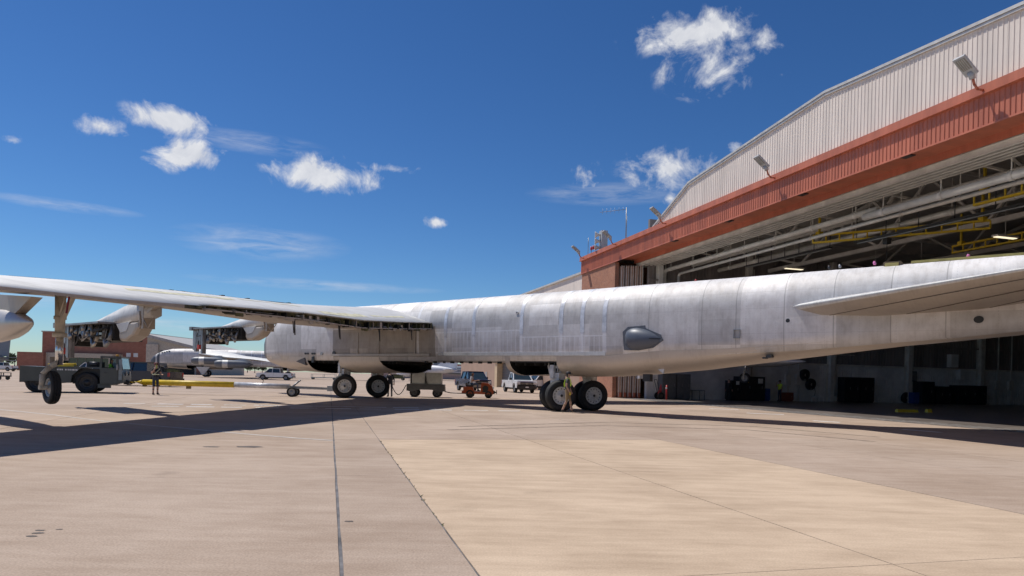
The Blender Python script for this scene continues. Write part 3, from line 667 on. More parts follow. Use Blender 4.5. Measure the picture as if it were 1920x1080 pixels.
CHN = [(25.4, 2.9), (24.9, 2.75), (24.2, 2.6), (23, 2.5), (20, 2.42), (7.5, 2.42), (-2.4, 2.46), (-4.6, 2.66), (-7.1, 2.72), (-9.9, 2.86), (-13, 3.13), (-16.3, 3.45), (-23.2, 4.1)]
BEL = [(25.4, 2.85), (24.9, 2.25), (24.2, 1.98), (22.8, 1.70), (20.4, 1.5), (18, 1.42), (15.7, 1.48), (11.2, 1.54), (-.8, 1.57), (-2.6, 1.61), (-3.7, 1.70), (-6.2, 1.94), (-10, 2.44), (-12.85, 2.81), (-14.5, 3.02), (-16.3, 3.17), (-23.2, 3.85)]
def upper_ring(s, zb=None):
    zt, wd, ch = lerp(ZT, s), lerp(WD, s), lerp(CHN, s)
    zb = ch - .24 if zb is None else zb
    zm = zb + (zt - zb) * .58; pts = []
    half = [(wd * .93, zb), (wd * .985, zb + (zm - zb) * .3), (wd, zb + (zm - zb) * .65), (wd, zm)]
    for k in range(1, 11):
        a = math.pi / 2 * k / 10; half.append((wd * math.cos(a) ** .82 if k < 10 else 0, zm + (zt - zm) * math.sin(a) ** .95))
    ring = [(s, p, z) for p, z in half] + [(s, -p, z) for p, z in half[-2::-1]]
    return ring
st = [25.4, 25.2, 24.9, 24.5, 24.2, 23.7, 23.2, 22.3, 21.5, 20, 19, 17, 15, 12, 9, 6, 3, 0, -2.4, -4, -5, -7, -8.5, -10, -12, -14, -16, -18, -20, -23.2]
m = MB(); m.loft([upper_ring(s) for s in st], 0, True, True, True); fus = m.build('fuselage', [alf], pl)
# nose radome cap
m = MB()
def grow(r, k): 
    c = Vector((r[0][0], 0, sum(q[2] for q in r) / len(r))); return [(q[0], q[1] * k, c.z + (q[2] - c.z) * k) for q in r]
m.loft([grow(upper_ring(s), 1.012) for s in (25.45, 25.2, 24.9, 24.5, 24.1)], 0, True, True, True); m.build('radome', radome, pl)
# belly tub, in three lengths with open wheel wells
def tub_ring(s, n=16, ends=None):
    wd = lerp(WD, s) * .955; ch = lerp(CHN, s) - .02; b = lerp(BEL, s); r = []
    for k in range(n + 1):
        a = math.pi * k / n; r.append((s, wd * math.cos(a) if True else 0, ch - (ch - b) * math.sin(a) ** .72))
    return r
def tub(name, sts, skew0=None, skew1=None, mt=alb):
    rings = [tub_ring(s) for s in sts]
    def sk(ring, f): 
        out = []
        for k, q in enumerate(ring):
            s2 = q[0] + f(k / 16.); rr = tub_ring(s2)[k]; out.append(rr)
        return out
    if skew0: rings[0] = sk(rings[0], skew0)
    if skew1: rings[-1] = sk(rings[-1], skew1)
    m = MB(); m.loft(rings, 0, True, False)
    inner = [[(q[0], q[1] * .965, q[2] + .03) for q in r] for r in rings]
    m.loft(inner, 1, True, False)
    return m.build(name, [mt, dark], pl, fix=False)
AFT_CUT = lambda f: -2.9 if f < .3 else (-2.9 * (1 - (f - .3) / .2) ** 1.5 if f < .5 else 0)
tub('nose_belly', [25.3, 24.9, 24.2, 23, 22, 20.5, 19.5, 18.2], None, lambda f: (.55 if f < .35 else 0) - .25 * math.sin(f * math.pi))
tub('forward_belly', [15.55, 14.5, 13, 12.3, 10.7], lambda f: .25 * math.sin(f * math.pi), lambda f: 1.35 * max(0, 1 - f / .45) ** .6)
tub('aft_belly', [3.0, .05, -1, -2.4, -3.7, -5, -6.2, -8, -10, -12.9, -14.5, -16.3, -19, -23.2], AFT_CUT)
m = MB(); rg = tub_ring(3.0); m.add([(q[0] - .04, q[1] * .98, q[2]) for q in rg], [tuple(range(17))]); m.build('bulkhead', dark, pl)
m = MB(); rg2 = tub_ring(2.75); m.loft([[(q[0] + .03, q[1], q[2] - .01) for q in rg[:9]], rg2[:9]], 0, True, False); m.build('well_rim', alb, pl, fix=False)
for (a, b) in ((15.6, 18.2), (10.6, 12.2), (.1, 2.9)):
    m = MB(); m.bx(a, b, -1.2, -1.1, 1.75, 2.3); m.bx(a, b, -1.2, 1.35, 2.14, 2.172)
    for k in range(5): m.bx(a + .2 + k * (b - a) / 5, a + .26 + k * (b - a) / 5, -1.1, 1.2, 2.02, 2.14)
    m.tube([(a, -.4, 2.0), (b, -.5, 2.05)], .04, 6); m.tube([(a, .4, 2.05), (b, .6, 2.1)], .03, 6)
    m.build('wheel_well', dark, pl)
m = MB(); m.bx(15.6, 18.2, -1.42, -1.35, 1.62, 2.3); m.build('well_door', alb, pl)
# ragged lower edge brackets of the open bay
for k in range(9):
    m = MB(); s = 3.4 + k * .62; m.bx(s, s + random.uniform(.06, .2), 1.2, 1.32, 2.08, 2.18); m.build('bracket', dark, pl)
# sill strips along the slab foot
for (a, b) in ((7.4, -2.4),):
    m = MB(); n = 10
    for k in range(n):
        s0 = a + (b - a) * k / n; s1 = a + (b - a) * (k + 1) / n - .02
        m.bx(s1, s0, 1.44, 1.475, 2.46, 2.60)
    m.build('sill_strip', alw, pl)
# doublers / frame straps standing proud over the skin
for s in SEAMS[:-1]:
    for (wd2, off) in ((.10, .006),):
        r0 = upper_ring(s - wd2); r1 = upper_ring(s + wd2); m = MB()
        g = lambda r: [(q[0], q[1] * 1.004, q[2] + .007) for q in r][2:-2]
        m.loft([g(r0), g(r1)], 0, True, False); m.build('frame_strap', mat('sealant_white', (.74, .75, .78), .45, metal=.25, var=.16, scale=3), pl, fix=False)
# grey blister with its backing plate
c = Vector((-4.15, 1.46, 3.13)); m = MB()
rings = []
for k in range(13):
    t_ = k / 12; s = .80 - 1.60 * t_; r = (math.sin(math.pi * min(1, t_ * 1.0) ** .62) ** .6) if 0 < t_ < 1 else .02
    rings.append([(c.x + s, c.y + .38 * r * math.sin(math.pi * j / 14), c.z + .45 * r * math.cos(math.pi * j / 14) - .10 * (t_ - .3)) for j in range(15)])
m.loft(rings, 0, True, False); m.build('blister', fair, pl)
m = MB(); m.prism([(c.x + .84, 2.68), (c.x + .92, 3.42), (c.x + .68, 3.62), (c.x - .1, 3.66), (c.x - .12, 3.55), (c.x - .78, 3.28), (c.x - .9, 3.05), (c.x - .45, 2.76), (c.x + .2, 2.66)], 'y', 1.40, 1.512); m.build('backing_plate', mat('plate_grey', (.12, .13, .15), .5), pl)
m = MB(); m.beam((c.x - .42, 1.78, 3.12), (c.x - .82, 1.58, 3.12), .03, .03); m.build('handle', blackp, pl)
# small openings and markings on the skin
def spot(px, py, w_, h_, mt, p=1.5, n=14, name='port_hole'):
    s, z = on_p(px, py, p); p2 = lerp(WD, s) + .004; s, z = on_p(px, py, p2); m = MB()
    m.add([(s + w_ / 2 * math.cos(6.2832 * i / n), p2 + .004, z + h_ / 2 * math.sin(6.2832 * i / n)) for i in range(n)] + [(s + w_ / 2 * math.cos(6.2832 * i / n), p2 - .3, z + h_ / 2 * math.sin(6.2832 * i / n)) for i in range(n)], [tuple(range(n))] + [(i, n + i, n + (i + 1) % n, (i + 1) % n) for i in range(n)])
    return m.build(name, mt, pl)
spot(625.6, 662, .28, .24, blackp)
for x in (572, 576.5, 585, 589): spot(x, 663, .16, .12, blackp)
spot(602.5, 663, .26, .19, steel); spot(1477, 601, .14, .14, blackp); spot(969, 586, .16, .12, white_paint); spot(969, 586, .08, .07, blackp)
spot(1835, 599, .26, .22, blackp); spot(1441, 668, .2, .12, blackp, 1.15); spot(1432, 671, .12, .07, blackp, 1.15)
s, z = on_p(565, 677, 1.45); m = MB(); m.prism([(s + .55, z - .02), (s - .35, z + .22), (s - .45, z - .25)], 'y', 1.3, 1.47); m.build('dark_patch', mat('patch', (.10, .085, .08), .6), pl)
s, z = on_p(586.5, 674, 1.45); m = MB(); m.bx(s - .12, s + .1, 1.3, 1.475, z - .18, z + .16); m.build('small_hatch', blackp, pl)
s, z = on_p(1381, 626, 1.49); m = MB()
for a in ((-.12, -.1, -.16, .16), (.1, .12, -.16, .16), (-.12, .12, .14, .16), (-.12, .12, -.16, -.14)): m.bx(s + a[0], s + a[1], 1.44, 1.497, z + a[2], z + a[3])
m.build('access_frame', steel, pl)
for (px, py) in ((1233, 692), (1213, 706)):
    s, z = on_p(px, py, .9); m = MB()
    if px > 1220: m.prism([(s + .3, z + .2), (s - .32, z + .24), (s - .25, z - .18)], 'y', .82, .9); mt = mat('blade_white', (.62, .64, .68), .4)
    else: m.bx(s - .16, s + .16, .7, .95, z - .2, z + .1); mt = blackp
    m.build('antenna_blade', mt, pl)
# fin stub bracket and protective bits on the tail top
s, z = on_p(1674, 497, .4)
m = MB(); m.bx(s - .25, s + .25, .15, .55, z - .28, z + .1); m.build('fin_fitting', mat('fit_brown', (.15, .11, .07), .6), pl)
m = MB(); m.bx(s - .2, s + .2, .5, .6, z - .2, z + .05); m.build('fitting_plate', mat('fit_yellow', (.5, .42, .15), .6), pl)
pinkm = mat('pink_cover', (.75, .22, .48), .7)
for px, py, mt in ((1640, 494, pinkm), (1816, 481, pinkm), (1305, 527, red_m), (1555, 502, blackp), (1575, 500, steel)):
    s, z = on_p(px, py, .1); m = MB(); m.lathe([(-.05, .01), (-.03, .06), (.0, .045), (.04, .055), (.07, .02), (.09, .004)], (s, .1, z), (.3, .1, 1), 7); m.build('plug_cover', mt, pl)
m = MB(); s0, z0 = on_p(1690, 494, .2); m.bx(s0 - 3.4, s0 - .3, .1, .3, 5.54, 5.62); m.build('fin_rail', mat('rail_olive', (.42, .36, .12), .6), pl)

# ---- wings
WT = {0: (3.94, 5.29), 1.5: (3.81, 5.12), 3: (3.68, 4.94), 5: (3.51, 4.72), 7: (3.34, 4.51), 9: (3.20, 4.31), 11: (3.18, 4.12), 13: (3.15, 3.99), 15: (3.08, 3.86), 16.6: (3.02, 3.75), 18: (2.96, 3.64), 20: (2.87, 3.48), 22: (2.80, 3.28), 24: (2.72, 3.05), 26.5: (2.66, 2.9)}
TEz = [(k, v[0]) for k, v in WT.items()]; RDz = [(k, v[1]) for k, v in WT.items()]
def wing_pt(p, side=1):
    te = 7.86 - .50 * (p - 1.5); le = 16.6 - .72 * (p - 1.5); zt, zr = lerp(TEz, p), lerp(RDz, p)
    if side < 0:
        k = .042 * p; zt += k; zr += k
    return te, le, zt, zr
def wing_ring(p, side=1):
    te, le, zt, zr = wing_pt(p, side); ch = le - te; tk = ch * (.135 - .0036 * p)
    tt = .30 if p < 9 else max(.06, .30 - (p - 9) * .0235)
    P = p if side > 0 else -p * 1.2
    up = [(te, zt + tt), (te + .15 * ch, zt + tt + (zr - zt - tt) * .36), (te + .32 * ch, zt + tt + (zr - zt - tt) * .73), (te + .5 * ch, zr), (te + .68 * ch, zr + .01 * ch * 0), (te + .85 * ch, zr - tk * .16), (te + .96 * ch, zr - tk * .38), (le, zr - tk * .58)]
    lo = [(te + .96 * ch, zr - tk * .8), (te + .82 * ch, zr - tk * .98), (te + .6 * ch, zr - tk * 1.02), (te + .3 * ch, zt + (zr - tk - zt) * .62), (te, zt)]
    return [(s, P, z) for s, z in up + lo]
PS = [.4, 1.5, 3, 5, 7, 9, 11, 13, 15, 16.6, 18, 20, 22, 24, 26.5]
def wing(side):
    m = MB(); rings = [wing_ring(p, side) for p in PS]; n = len(rings[0])
    vs = [v for r in rings for v in r]; 
    for k in range(len(rings) - 1):
        for i in range(n):
            j = (i + 1) % n; f = (k * n + i, k * n + j, (k + 1) * n + j, (k + 1) * n + i)
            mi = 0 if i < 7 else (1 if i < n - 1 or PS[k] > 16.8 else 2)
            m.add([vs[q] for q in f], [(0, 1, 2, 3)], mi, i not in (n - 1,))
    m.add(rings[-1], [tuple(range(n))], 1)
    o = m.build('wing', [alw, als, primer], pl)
    return o
wing(1); wing(-1)
# flap well: ribs, hinge arms and loose structure along the open trailing edge
p = 2.1
while p < 17.6:
    te, le, zt, zr = wing_pt(p); m = MB(); d_ = random.uniform(.03, .3); w_ = random.choice((.012, .02, .05))
    m.bx(te - d_, te + .02, p - w_, p + w_, zt - random.uniform(-.06, .05), zt + random.uniform(.55, .95) * (.30 if p < 9 else .30 - (p - 9) * .0235)); m.build('flap_rib', random.choice((primer, dark, dark, als)), pl)
    p += random.uniform(.12, .62)
for k in range(11):
    p = 2.4 + k * 1.3 + random.uniform(-.2, .2); q = p + random.uniform(.6, 1.3); a = wing_pt(p); b = wing_pt(q); m = MB()
    m.tube([(a[0] - .06, p, a[2] + random.uniform(.03, .12)), ((a[0] + b[0]) / 2 - .1, (p + q) / 2, (a[2] + b[2]) / 2 + random.uniform(-.05, .12)), (b[0] - .05, q, b[2] + random.uniform(.03, .12))], random.choice((.015, .025, .04)), 6); m.build('control_line', random.choice((steel, dark, primer)), pl)
for k in range(24):
    p = random.uniform(2.5, 17); te, le, zt, zr = wing_pt(p); m = MB(); w_ = random.uniform(.08, .4)
    m.bx(te - .16, te - .1, p - w_ / 2, p + w_ / 2, zt - random.uniform(.02, .10), zt + .04); m.build('torn_flange', random.choice((als, dark, primer)), pl)
for p in (4.1, 7.4, 10.6, 13.4):
    te, le, zt, zr = wing_pt(p); m = MB(); m.cyl((te - .05, p, zt - .5), (te, p, zt + .1), .022, n=6); m.build('hinge_rod', blackp, pl); m = MB(); m.cyl((te - .2, p + .14, zt - .45), (te - .1, p + .14, zt + .1), .018, n=6); m.build('hinge_rod', blackp, pl)
for (pa, pb) in ((2.0, 5.5), (5.6, 9.2), (9.3, 13.2), (13.3, 17.4)):
    a = wing_pt(pa); b = wing_pt(pb); m = MB(); m.beam((a[0] - .05, pa, a[2] + .02), (b[0] - .05, pb, b[2] + .02), .3, .035); m.build('lower_lip', als, pl)
    m = MB(); hA, hB = [.30 if q < 9 else .30 - (q - 9) * .0235 for q in (pa, pb)]; m.beam((a[0] - .06, pa, a[2] + hA + .015), (b[0] - .06, pb, b[2] + hB + .015), .34, .03); m.build('upper_lip', mat('lip_yellow', (.50, .47, .36), .5, var=.25), pl)
# spoiler actuators and open panels on the far upper edge
for k in range(16):
    p = 9.4 + k * .48; te, le, zt, zr = wing_pt(p); s = te + .62 * (le - te); m = MB()
    m.bx(s - .3, s + .3, p - .05, p + .05, zr - .04, zr + random.uniform(.03, .10)); m.build('spoiler_bracket', primer if k % 2 else blackp, pl)
m = MB()
for pa, pb in ((9.3, 13), (13, 16.8)):
    a = wing_pt(pa); b = wing_pt(pb); m.beam((a[0] + .6 * (a[1] - a[0]), pa, a[3] + .01), (b[0] + .6 * (b[1] - b[0]), pb, b[3] + .01), .8, .05)
m.build('open_spoiler_bay', primer, pl)
# yellow-green patches left of old primer on the top skin
for (pa, pb, f0, f1) in ((7.2, 10.8, .10, .2), (11, 14.5, .3, .37), (15, 19, .25, .33), (3, 6.5, .12, .18), (17, 21.5, .5, .56)):
    m = MB(); vs = []
    for k in range(9):
        p = pa + (pb - pa) * k / 8; r = wing_ring(p); te, le = wing_pt(p)[:2]; ch = le - te
        def zz(f): 
            pts = [((q[0] - te) / ch, q[2]) for q in r[:5]]; return lerp(pts, f)
        f0b = f0 + random.uniform(0, .02); f1b = f1 - random.uniform(0, .03)
        vs += [(te + f0b * ch, p, zz(f0b) + .006), (te + f1b * ch, p, zz(f1b) + .006)]
    m.add(vs, [(2 * k, 2 * k + 1, 2 * k + 3, 2 * k + 2) for k in range(8)]); m.build('primer_patch', mat('primer_yellow', (.66, .62, .42), .55, var=.2, scale=4), pl, fix=False)
# ---- engine pylons with the engines taken off
pipe_m = mat('duct_steel', (.42, .39, .34), .35, metal=.7, var=.3, scale=6)
slat_m = mat('shroud_metal', (.36, .36, .37), .4, metal=.6, var=.35, scale=5, stretch=(3, 3, .4))
def pylon(p, k=1.0):
    te, le, zt, zr = wing_pt(p); zl = zr - .32
    t = bpy.data.objects.new('engine_pylon', None); col.objects.link(t); t.parent = pl; t.location = (le, p, zl); t.scale = (k, k, k)
    t['label'] = 'engine pylon stripped of its engine, ducts and shroud hanging open'
    m = MB()
    rings = []
    for (s, top, bot, hw_) in ((-1.2, .1, -.35, .16), (-.2, .14, -.5, .22), (.8, .02, -.54, .26), (2.0, -.2, -.52, .28), (3.2, -.4, -.5, .26), (3.9, -.47, -.5, .2)):
        rings.append([(s, hw_, bot), (s, hw_, (top + bot) / 2), (s, hw_ * .55, top), (s, -hw_ * .55, top), (s, -hw_, (top + bot) / 2), (s, -hw_, bot)])
    m.loft(rings, 0, True, True, True); m.build('strut_fairing', alw, t)
    m = MB(); m.bx(1.3, 5.2, -.75, .75, -.56, -.5); m.bx(5.0, 5.25, -.8, .8, -.62, -.44); m.build('top_plate', steel, t)
    rnd = random.Random(int(p * 10))
    for x, n_ in ((5.0, 3), (4.5, 3)):
        for j in range(n_):
            m = MB(); x_ = x - .16 + .16 * j * .9; m.bx(x_ - .085, x_ + .075, .42 + .02 * j, .60 + .03 * rnd.random(), -1.45 - .35 * rnd.random() + (.35 if x < 4.9 and j > 1 else 0), -.56); m.build('shroud_panel', slat_m, t)
    m = MB(); m.bx(4.2, 5.1, -.6, .35, -1.25, -.56); m.build('firewall', dark, t)
    x = 3.95
    while x > 1.5:
        m = MB(); r_ = rnd.uniform(.035, .09); y = rnd.uniform(.35, .62); d1 = rnd.uniform(.35, .75); dx = rnd.uniform(-.2, .25)
        m.tube([(x + .1, y, -.56), (x + .1 + dx * .3, y, -.56 - d1 * .6), (x + dx, y + rnd.uniform(-.08, .08), -.6 - d1), (x + dx - .16, y, -.56 - d1 * .8), (x - .2, y - .15, -.62)], r_, 8); m.build('duct', rnd.choice((pipe_m, pipe_m, steel, dark)), t); x -= rnd.uniform(.16, .42)
    for j in range(7):
        m = MB(); x = rnd.uniform(1.4, 4.8); y = rnd.uniform(.4, .68); m.tube([(x, y, -.58), (x + rnd.uniform(-.3, .3), y + .03, rnd.uniform(-.9, -1.2)), (x + rnd.uniform(-.5, .5), y, rnd.uniform(-.6, -1.35))], .014, 5); m.build('loose_line', rnd.choice((blackp, steel)), t)
    for j in range(5):
        m = MB(); x = rnd.uniform(1.5, 4.0); m.box((x, .42, rnd.uniform(-.7, -1.05)), (rnd.uniform(.1, .3), .2, rnd.uniform(.1, .25))); m.build('accessory', rnd.choice((steel, pipe_m, dark)), t)
    m = MB(); m.bx(1.2, 3.9, -.6, .3, -1.1, -.56); m.tube([(1.2, .5, -.7), (2.4, .55, -.8), (3.9, .5, -.65)], .05, 6); m.tube([(1.4, .62, -.95), (3.0, .6, -1.0), (3.8, .62, -.85)], .03, 6); m.build('accessory_bay', dark, t)
    poly = [(1.35, -.62), (1.3, -1.2), (1.15, -1.36), (.45, -1.38), (-.45, -1.12), (-.92, -.74), (-.88, -.5), (.2, -.5)]; m = MB()
    m.loft([[(.35 + (q - .35) * k_ * .7, y * .75, -.8 + (z + .9) * k_ * .7) for q, z in poly] for y, k_ in ((-.34, .72), (-.3, .9), (-.18, 1.0), (.18, 1.0), (.3, .9), (.34, .72))], 0, False, True, True); m.build('aft_fairing', als, t)
    m = MB(); m.prism([(1.15, -.55), (.8, -.85), (.35, -.8), (.1, -.52)], 'y', .22, .262); m.build('bright_panel', alw, t)
    m = MB(); m.bx(-.75, -.4, -.16, .2, -.75, .0); m.tube([(-.5, .2, -.2), (-.6, .22, -.6), (-.5, .2, -.75)], .03, 6); m.build('aft_joint', als, t)
    m = MB(); m.beam((-.6, .1, -.35), (-1.9, .12, .1), .14, .12); m.tube([(-.8, .2, -.5), (-1.2, .24, -.75), (-1.5, .2, -.45)], .02, 5); m.build('drag_brace', als, t)
    m = MB(); m.box((4.2, .8, -1.45), (.2, .1, .22)); m.build('red_tag', mat('tag_red', (.6, .06, .04), .6), t)
pylon(16.5); pylon(9.0)
# ---- drop tank and its pylon, tip gear
def tank(p, side=1):
    P = p if side > 0 else -p * 1.2
    te, le, zt, zr = wing_pt(p, side); s0 = on_p(62, 598, p)[0] if side > 0 else te - 1.2
    zc = 2.44 if side > 0 else zt - .62
    m = MB(); m.lathe([(0, .01), (.12, .05), (.45, .15), (.95, .26), (1.6, .36), (2.6, .43), (4.5, .44), (5.8, .38), (6.8, .2), (7.2, .02)], (s0, P, zc), (1, 0, 0), 20); m.build('drop_tank', aluminium('tank_aluminium', (.60, .58, .55), False, .5, .4, (.5, .46, .42)) if 'tank_aluminium' not in MATS else MATS['tank_aluminium'], pl)
    m = MB(); m.prism([(s0 + 1.0, zc + .2), (s0 + 5, zc + .3), (s0 + 3.2, zt + .42), (s0 - .25, zt + .16)], 'y', P - .11, P + .11); m.build('tank_pylon', als, pl)
tank(20.75); tank(20.75, -1)
tipm = mat('tip_gear_tan', (.60, .54, .44), .5, var=.12)
def tip_gear(s, P, ztop, zb):
    rt, ln = .405, ztop - zb
    t = bpy.data.objects.new('tip_gear', None); col.objects.link(t); t.parent = pl; t.location = (s, P, zb)
    hub = Vector((0, 0, rt)); x = Vector((-.05, 0, 0))
    m = MB(); m.cyl((.0, -.14, ln + .1), (.0, -.14, ln - .85), .12, .105, n=14); m.cyl((0, -.14, ln - .83), (0, -.14, ln - .93), .155, n=14); m.cyl((0, -.14, ln - .5), (0, -.14, ln - .42), .135, n=14); m.build('strut_housing', tipm, t)
    m = MB(); m.cyl((0, -.14, ln - .9), (0, -.14, .95), .085, n=14); m.build('oleo', chrome, t)
    m = MB(); m.tube([(0, -.14, 1.02), (.0, .05, .9), (.02, .19, .72), (.02, .2, rt)], .065, 8); m.cyl((.02, .26, rt), (.02, -.1, rt), .06, n=10); m.build('fork', tipm, t)
    m = MB(); m.beam((0, -.14, ln - .62), (-1.05, -.1, ln + .1), .10, .09); m.tube([(-.1, -.05, ln - .1), (-.4, .0, ln - .42), (-.75, .0, ln)], .02, 6); m.build('side_brace', tipm, t)
    m = MB(); m.beam((-1.0, 0, ln), (-.9, .02, ln - .4), .05, .03); m.build('warning_streamer', mat('streamer', (.22, .02, .06), .7), t)
    wheel_parts(t, hub, Vector((0, 1, 0)), rt, .21, steel)
def wheel_parts(t, c, ax, r, wd, rm):
    ax = ax.normalized(); h = wd / 2; m = MB()
    m.lathe([(-h * .55, r * .56), (-h * .9, r * .62), (-h, r * .78), (-h * .9, r * .92), (-h * .55, r * .985), (-h * .52, r * .97), (-h * .45, r * .99), (-h * .08, r), (-h * .05, r * .985), (h * .05, r * .985), (h * .08, r), (h * .45, r * .99), (h * .52, r * .97), (h * .55, r * .985), (h * .9, r * .92), (h, r * .78), (h * .9, r * .62), (h * .55, r * .56)], c, ax, 32); m.build('tyre', rubber, t)
    m = MB()
    for sg in (-1, 1):
        m.lathe([(sg * h * .62, r * .575), (sg * h * .72, r * .555), (sg * h * .6, r * .50), (sg * h * .42, r * .46), (sg * h * .5, r * .34), (sg * h * .62, r * .2), (sg * h * .8, r * .16), (sg * h * .8, .001)], c, ax, 24)
    m.build('rim', rm, t)
    m = MB(); u = ax.orthogonal().normalized(); v = ax.cross(u)
    for sg in (-1, 1):
        for i in range(14):
            a = 6.2832 * i / 14; q = c + (u * math.cos(a) + v * math.sin(a)) * r * .43
            m.cyl(q + ax * sg * h * .40, q + ax * sg * h * .50, r * .035, n=6)
        m.cyl(c + ax * sg * h * .5, c + ax * sg * h * .86, r * .09, n=10)
    m.build('hub', blackp, t)
L0 = toloc(at(97, 727, 16.4)); tip_gear(L0.x, L0.y, 3.08, .53)
te, le, zt, zr = wing_pt(20.1, -1); tip_gear(te + .55 * (le - te), -20.1 * 1.2, zt + .2, 1.42)
# ---- main gear trucks, all crabbed the same way
axw = Vector((-.25, .97, 0)); AX = Vector((axw.x * FW.x + axw.y * FW.y, axw.x * PT.x + axw.y * PT.y, 0)).normalized()
def truck(px, py, inward):
    g = toloc(ground(px, py)); t = bpy.data.objects.new('main_gear', None); col.objects.link(t); t.parent = pl; t.location = (g.x, g.y, 0)
    rt = .70; c = Vector((0, 0, rt))
    wheel_parts(t, c, AX, rt, .42, rimw); wheel_parts(t, c + AX * .86, AX, rt, .42, rimw)
    mid = c + AX * .43; top = Vector((mid.x * .8, inward, 2.35)); Dl = Vector((-AX.y, AX.x, 0))
    m = MB(); m.cyl(c + AX * .1, c + AX * .76, .1, n=12); m.box(mid + Vector((0, 0, .05)), (.5, .45, .34)); m.build('axle', steel, t)
    m = MB(); m.cyl(mid + Vector((0, 0, .15)), mid + Vector((0, 0, .95)), .12, n=14); m.build('oleo', chrome, t)
    m = MB(); a = mid + Vector((0, 0, .75)); m.cyl(a, Vector((a.x, a.y, 2.4)), .19, .2, n=14); m.box((a.x, a.y, 1.45), (.46, .5, .5)); m.box((a.x + .1, a.y + .2, 1.75), (.2, .3, .6)); m.build('strut', gearw, t)
    m = MB(); m.beam(mid + Vector((.15, 0, .2)), (a.x + .6, a.y, 2.3), .1, .1); m.beam(mid + Vector((-.15, 0, .3)), (a.x - .4, a.y, 1.25), .12, .08); m.build('drag_link', gearw, t)
    m = MB()
    for k in range(6):
        o = random.uniform(-.2, .2); m.tube([mid + Vector((o, .1, .2)), mid + Vector((o * 1.6, .25, .5)), mid + Vector((o * .6, .2, .95)), (a.x + o, a.y + .2, 1.9)], .018, 5)
    m.build('hoses', blackp, t)
    return t
truck(645.5, 746.2, 0); truck(708.4, 745.8, 0); truck(1050.2, 771.5, 0); truck(1111, 770, 0)
# gear door hanging by the aft well
# ---- horizontal stabiliser
def stab(side):
    m = MB(); rings = []
    for f in (0, .12, .3, .5, .75, 1.0):
        p = 1.0 + f * 6.9; le = -9.35 - (p - 1.0) * 1.34; te = -17.6 - f * 3.6; ch = le - te; zc = 4.14 + .02 * p; th = .10 * ch * (1 - .25 * f)
        pts = [(0, 0), (.03, .2), (.12, .5), (.35, .85), (.7, .6), (1, .05), (.7, -.75), (.35, -1.05), (.12, -.82), (.03, -.3)]
        rings.append([(le - q * ch, p * side, zc + h_ * th / 2) for q, h_ in pts])
    n = len(rings[0])
    for k in range(len(rings) - 1):
        for i in range(n):
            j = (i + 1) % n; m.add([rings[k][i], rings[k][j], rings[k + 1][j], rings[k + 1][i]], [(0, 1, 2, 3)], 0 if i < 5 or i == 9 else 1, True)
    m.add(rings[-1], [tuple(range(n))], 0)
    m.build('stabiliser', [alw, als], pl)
    if side > 0:
        for (f0, f1, q) in ((0, 1, .16), (0, 1, .45), (0, 1, .72)):
            def lowpt(p_):
                f_ = (p_ - 1) / 6.9; le_ = -9.35 - (p_ - 1) * 1.34; te_ = -17.6 - f_ * 3.6; ch_ = le_ - te_
                return Vector((le_ - q * ch_, p_, 4.14 + .02 * p_ - lerp([(.03, .3), (.12, .82), (.35, 1.05), (.7, .75), (1, 0)], q) * .10 * ch_ * (1 - .25 * f_) / 2 - .003))
            a, b = lowpt(1.3), lowpt(7.6)
            m = MB(); m.beam(a, b, .022, .02); m.build('panel_joint', mat('joint_brown', (.14, .12, .10), .7), pl)
stab(1); stab(-1)
# forward fuselage details: bay structure under the wing root
m = MB(); m.prism([(8.2, 3.72), (16.8, 4.1), (16.8, 4.3), (8.0, 3.95)], 'y', 1.46, 1.62); m.build('wing_root_fairing', als, pl)
m = MB(); m.bx(8.0, 16.2, 1.485, 1.512, 2.44, 2.56); m.build('sill_plate', als, pl)
for s in (9.1, 12.0, 13.8):
    m = MB(); m.bx(s - .03, s + .03, 1.46, 1.52, 2.5, 3.75); m.build('skin_joint', als, pl)
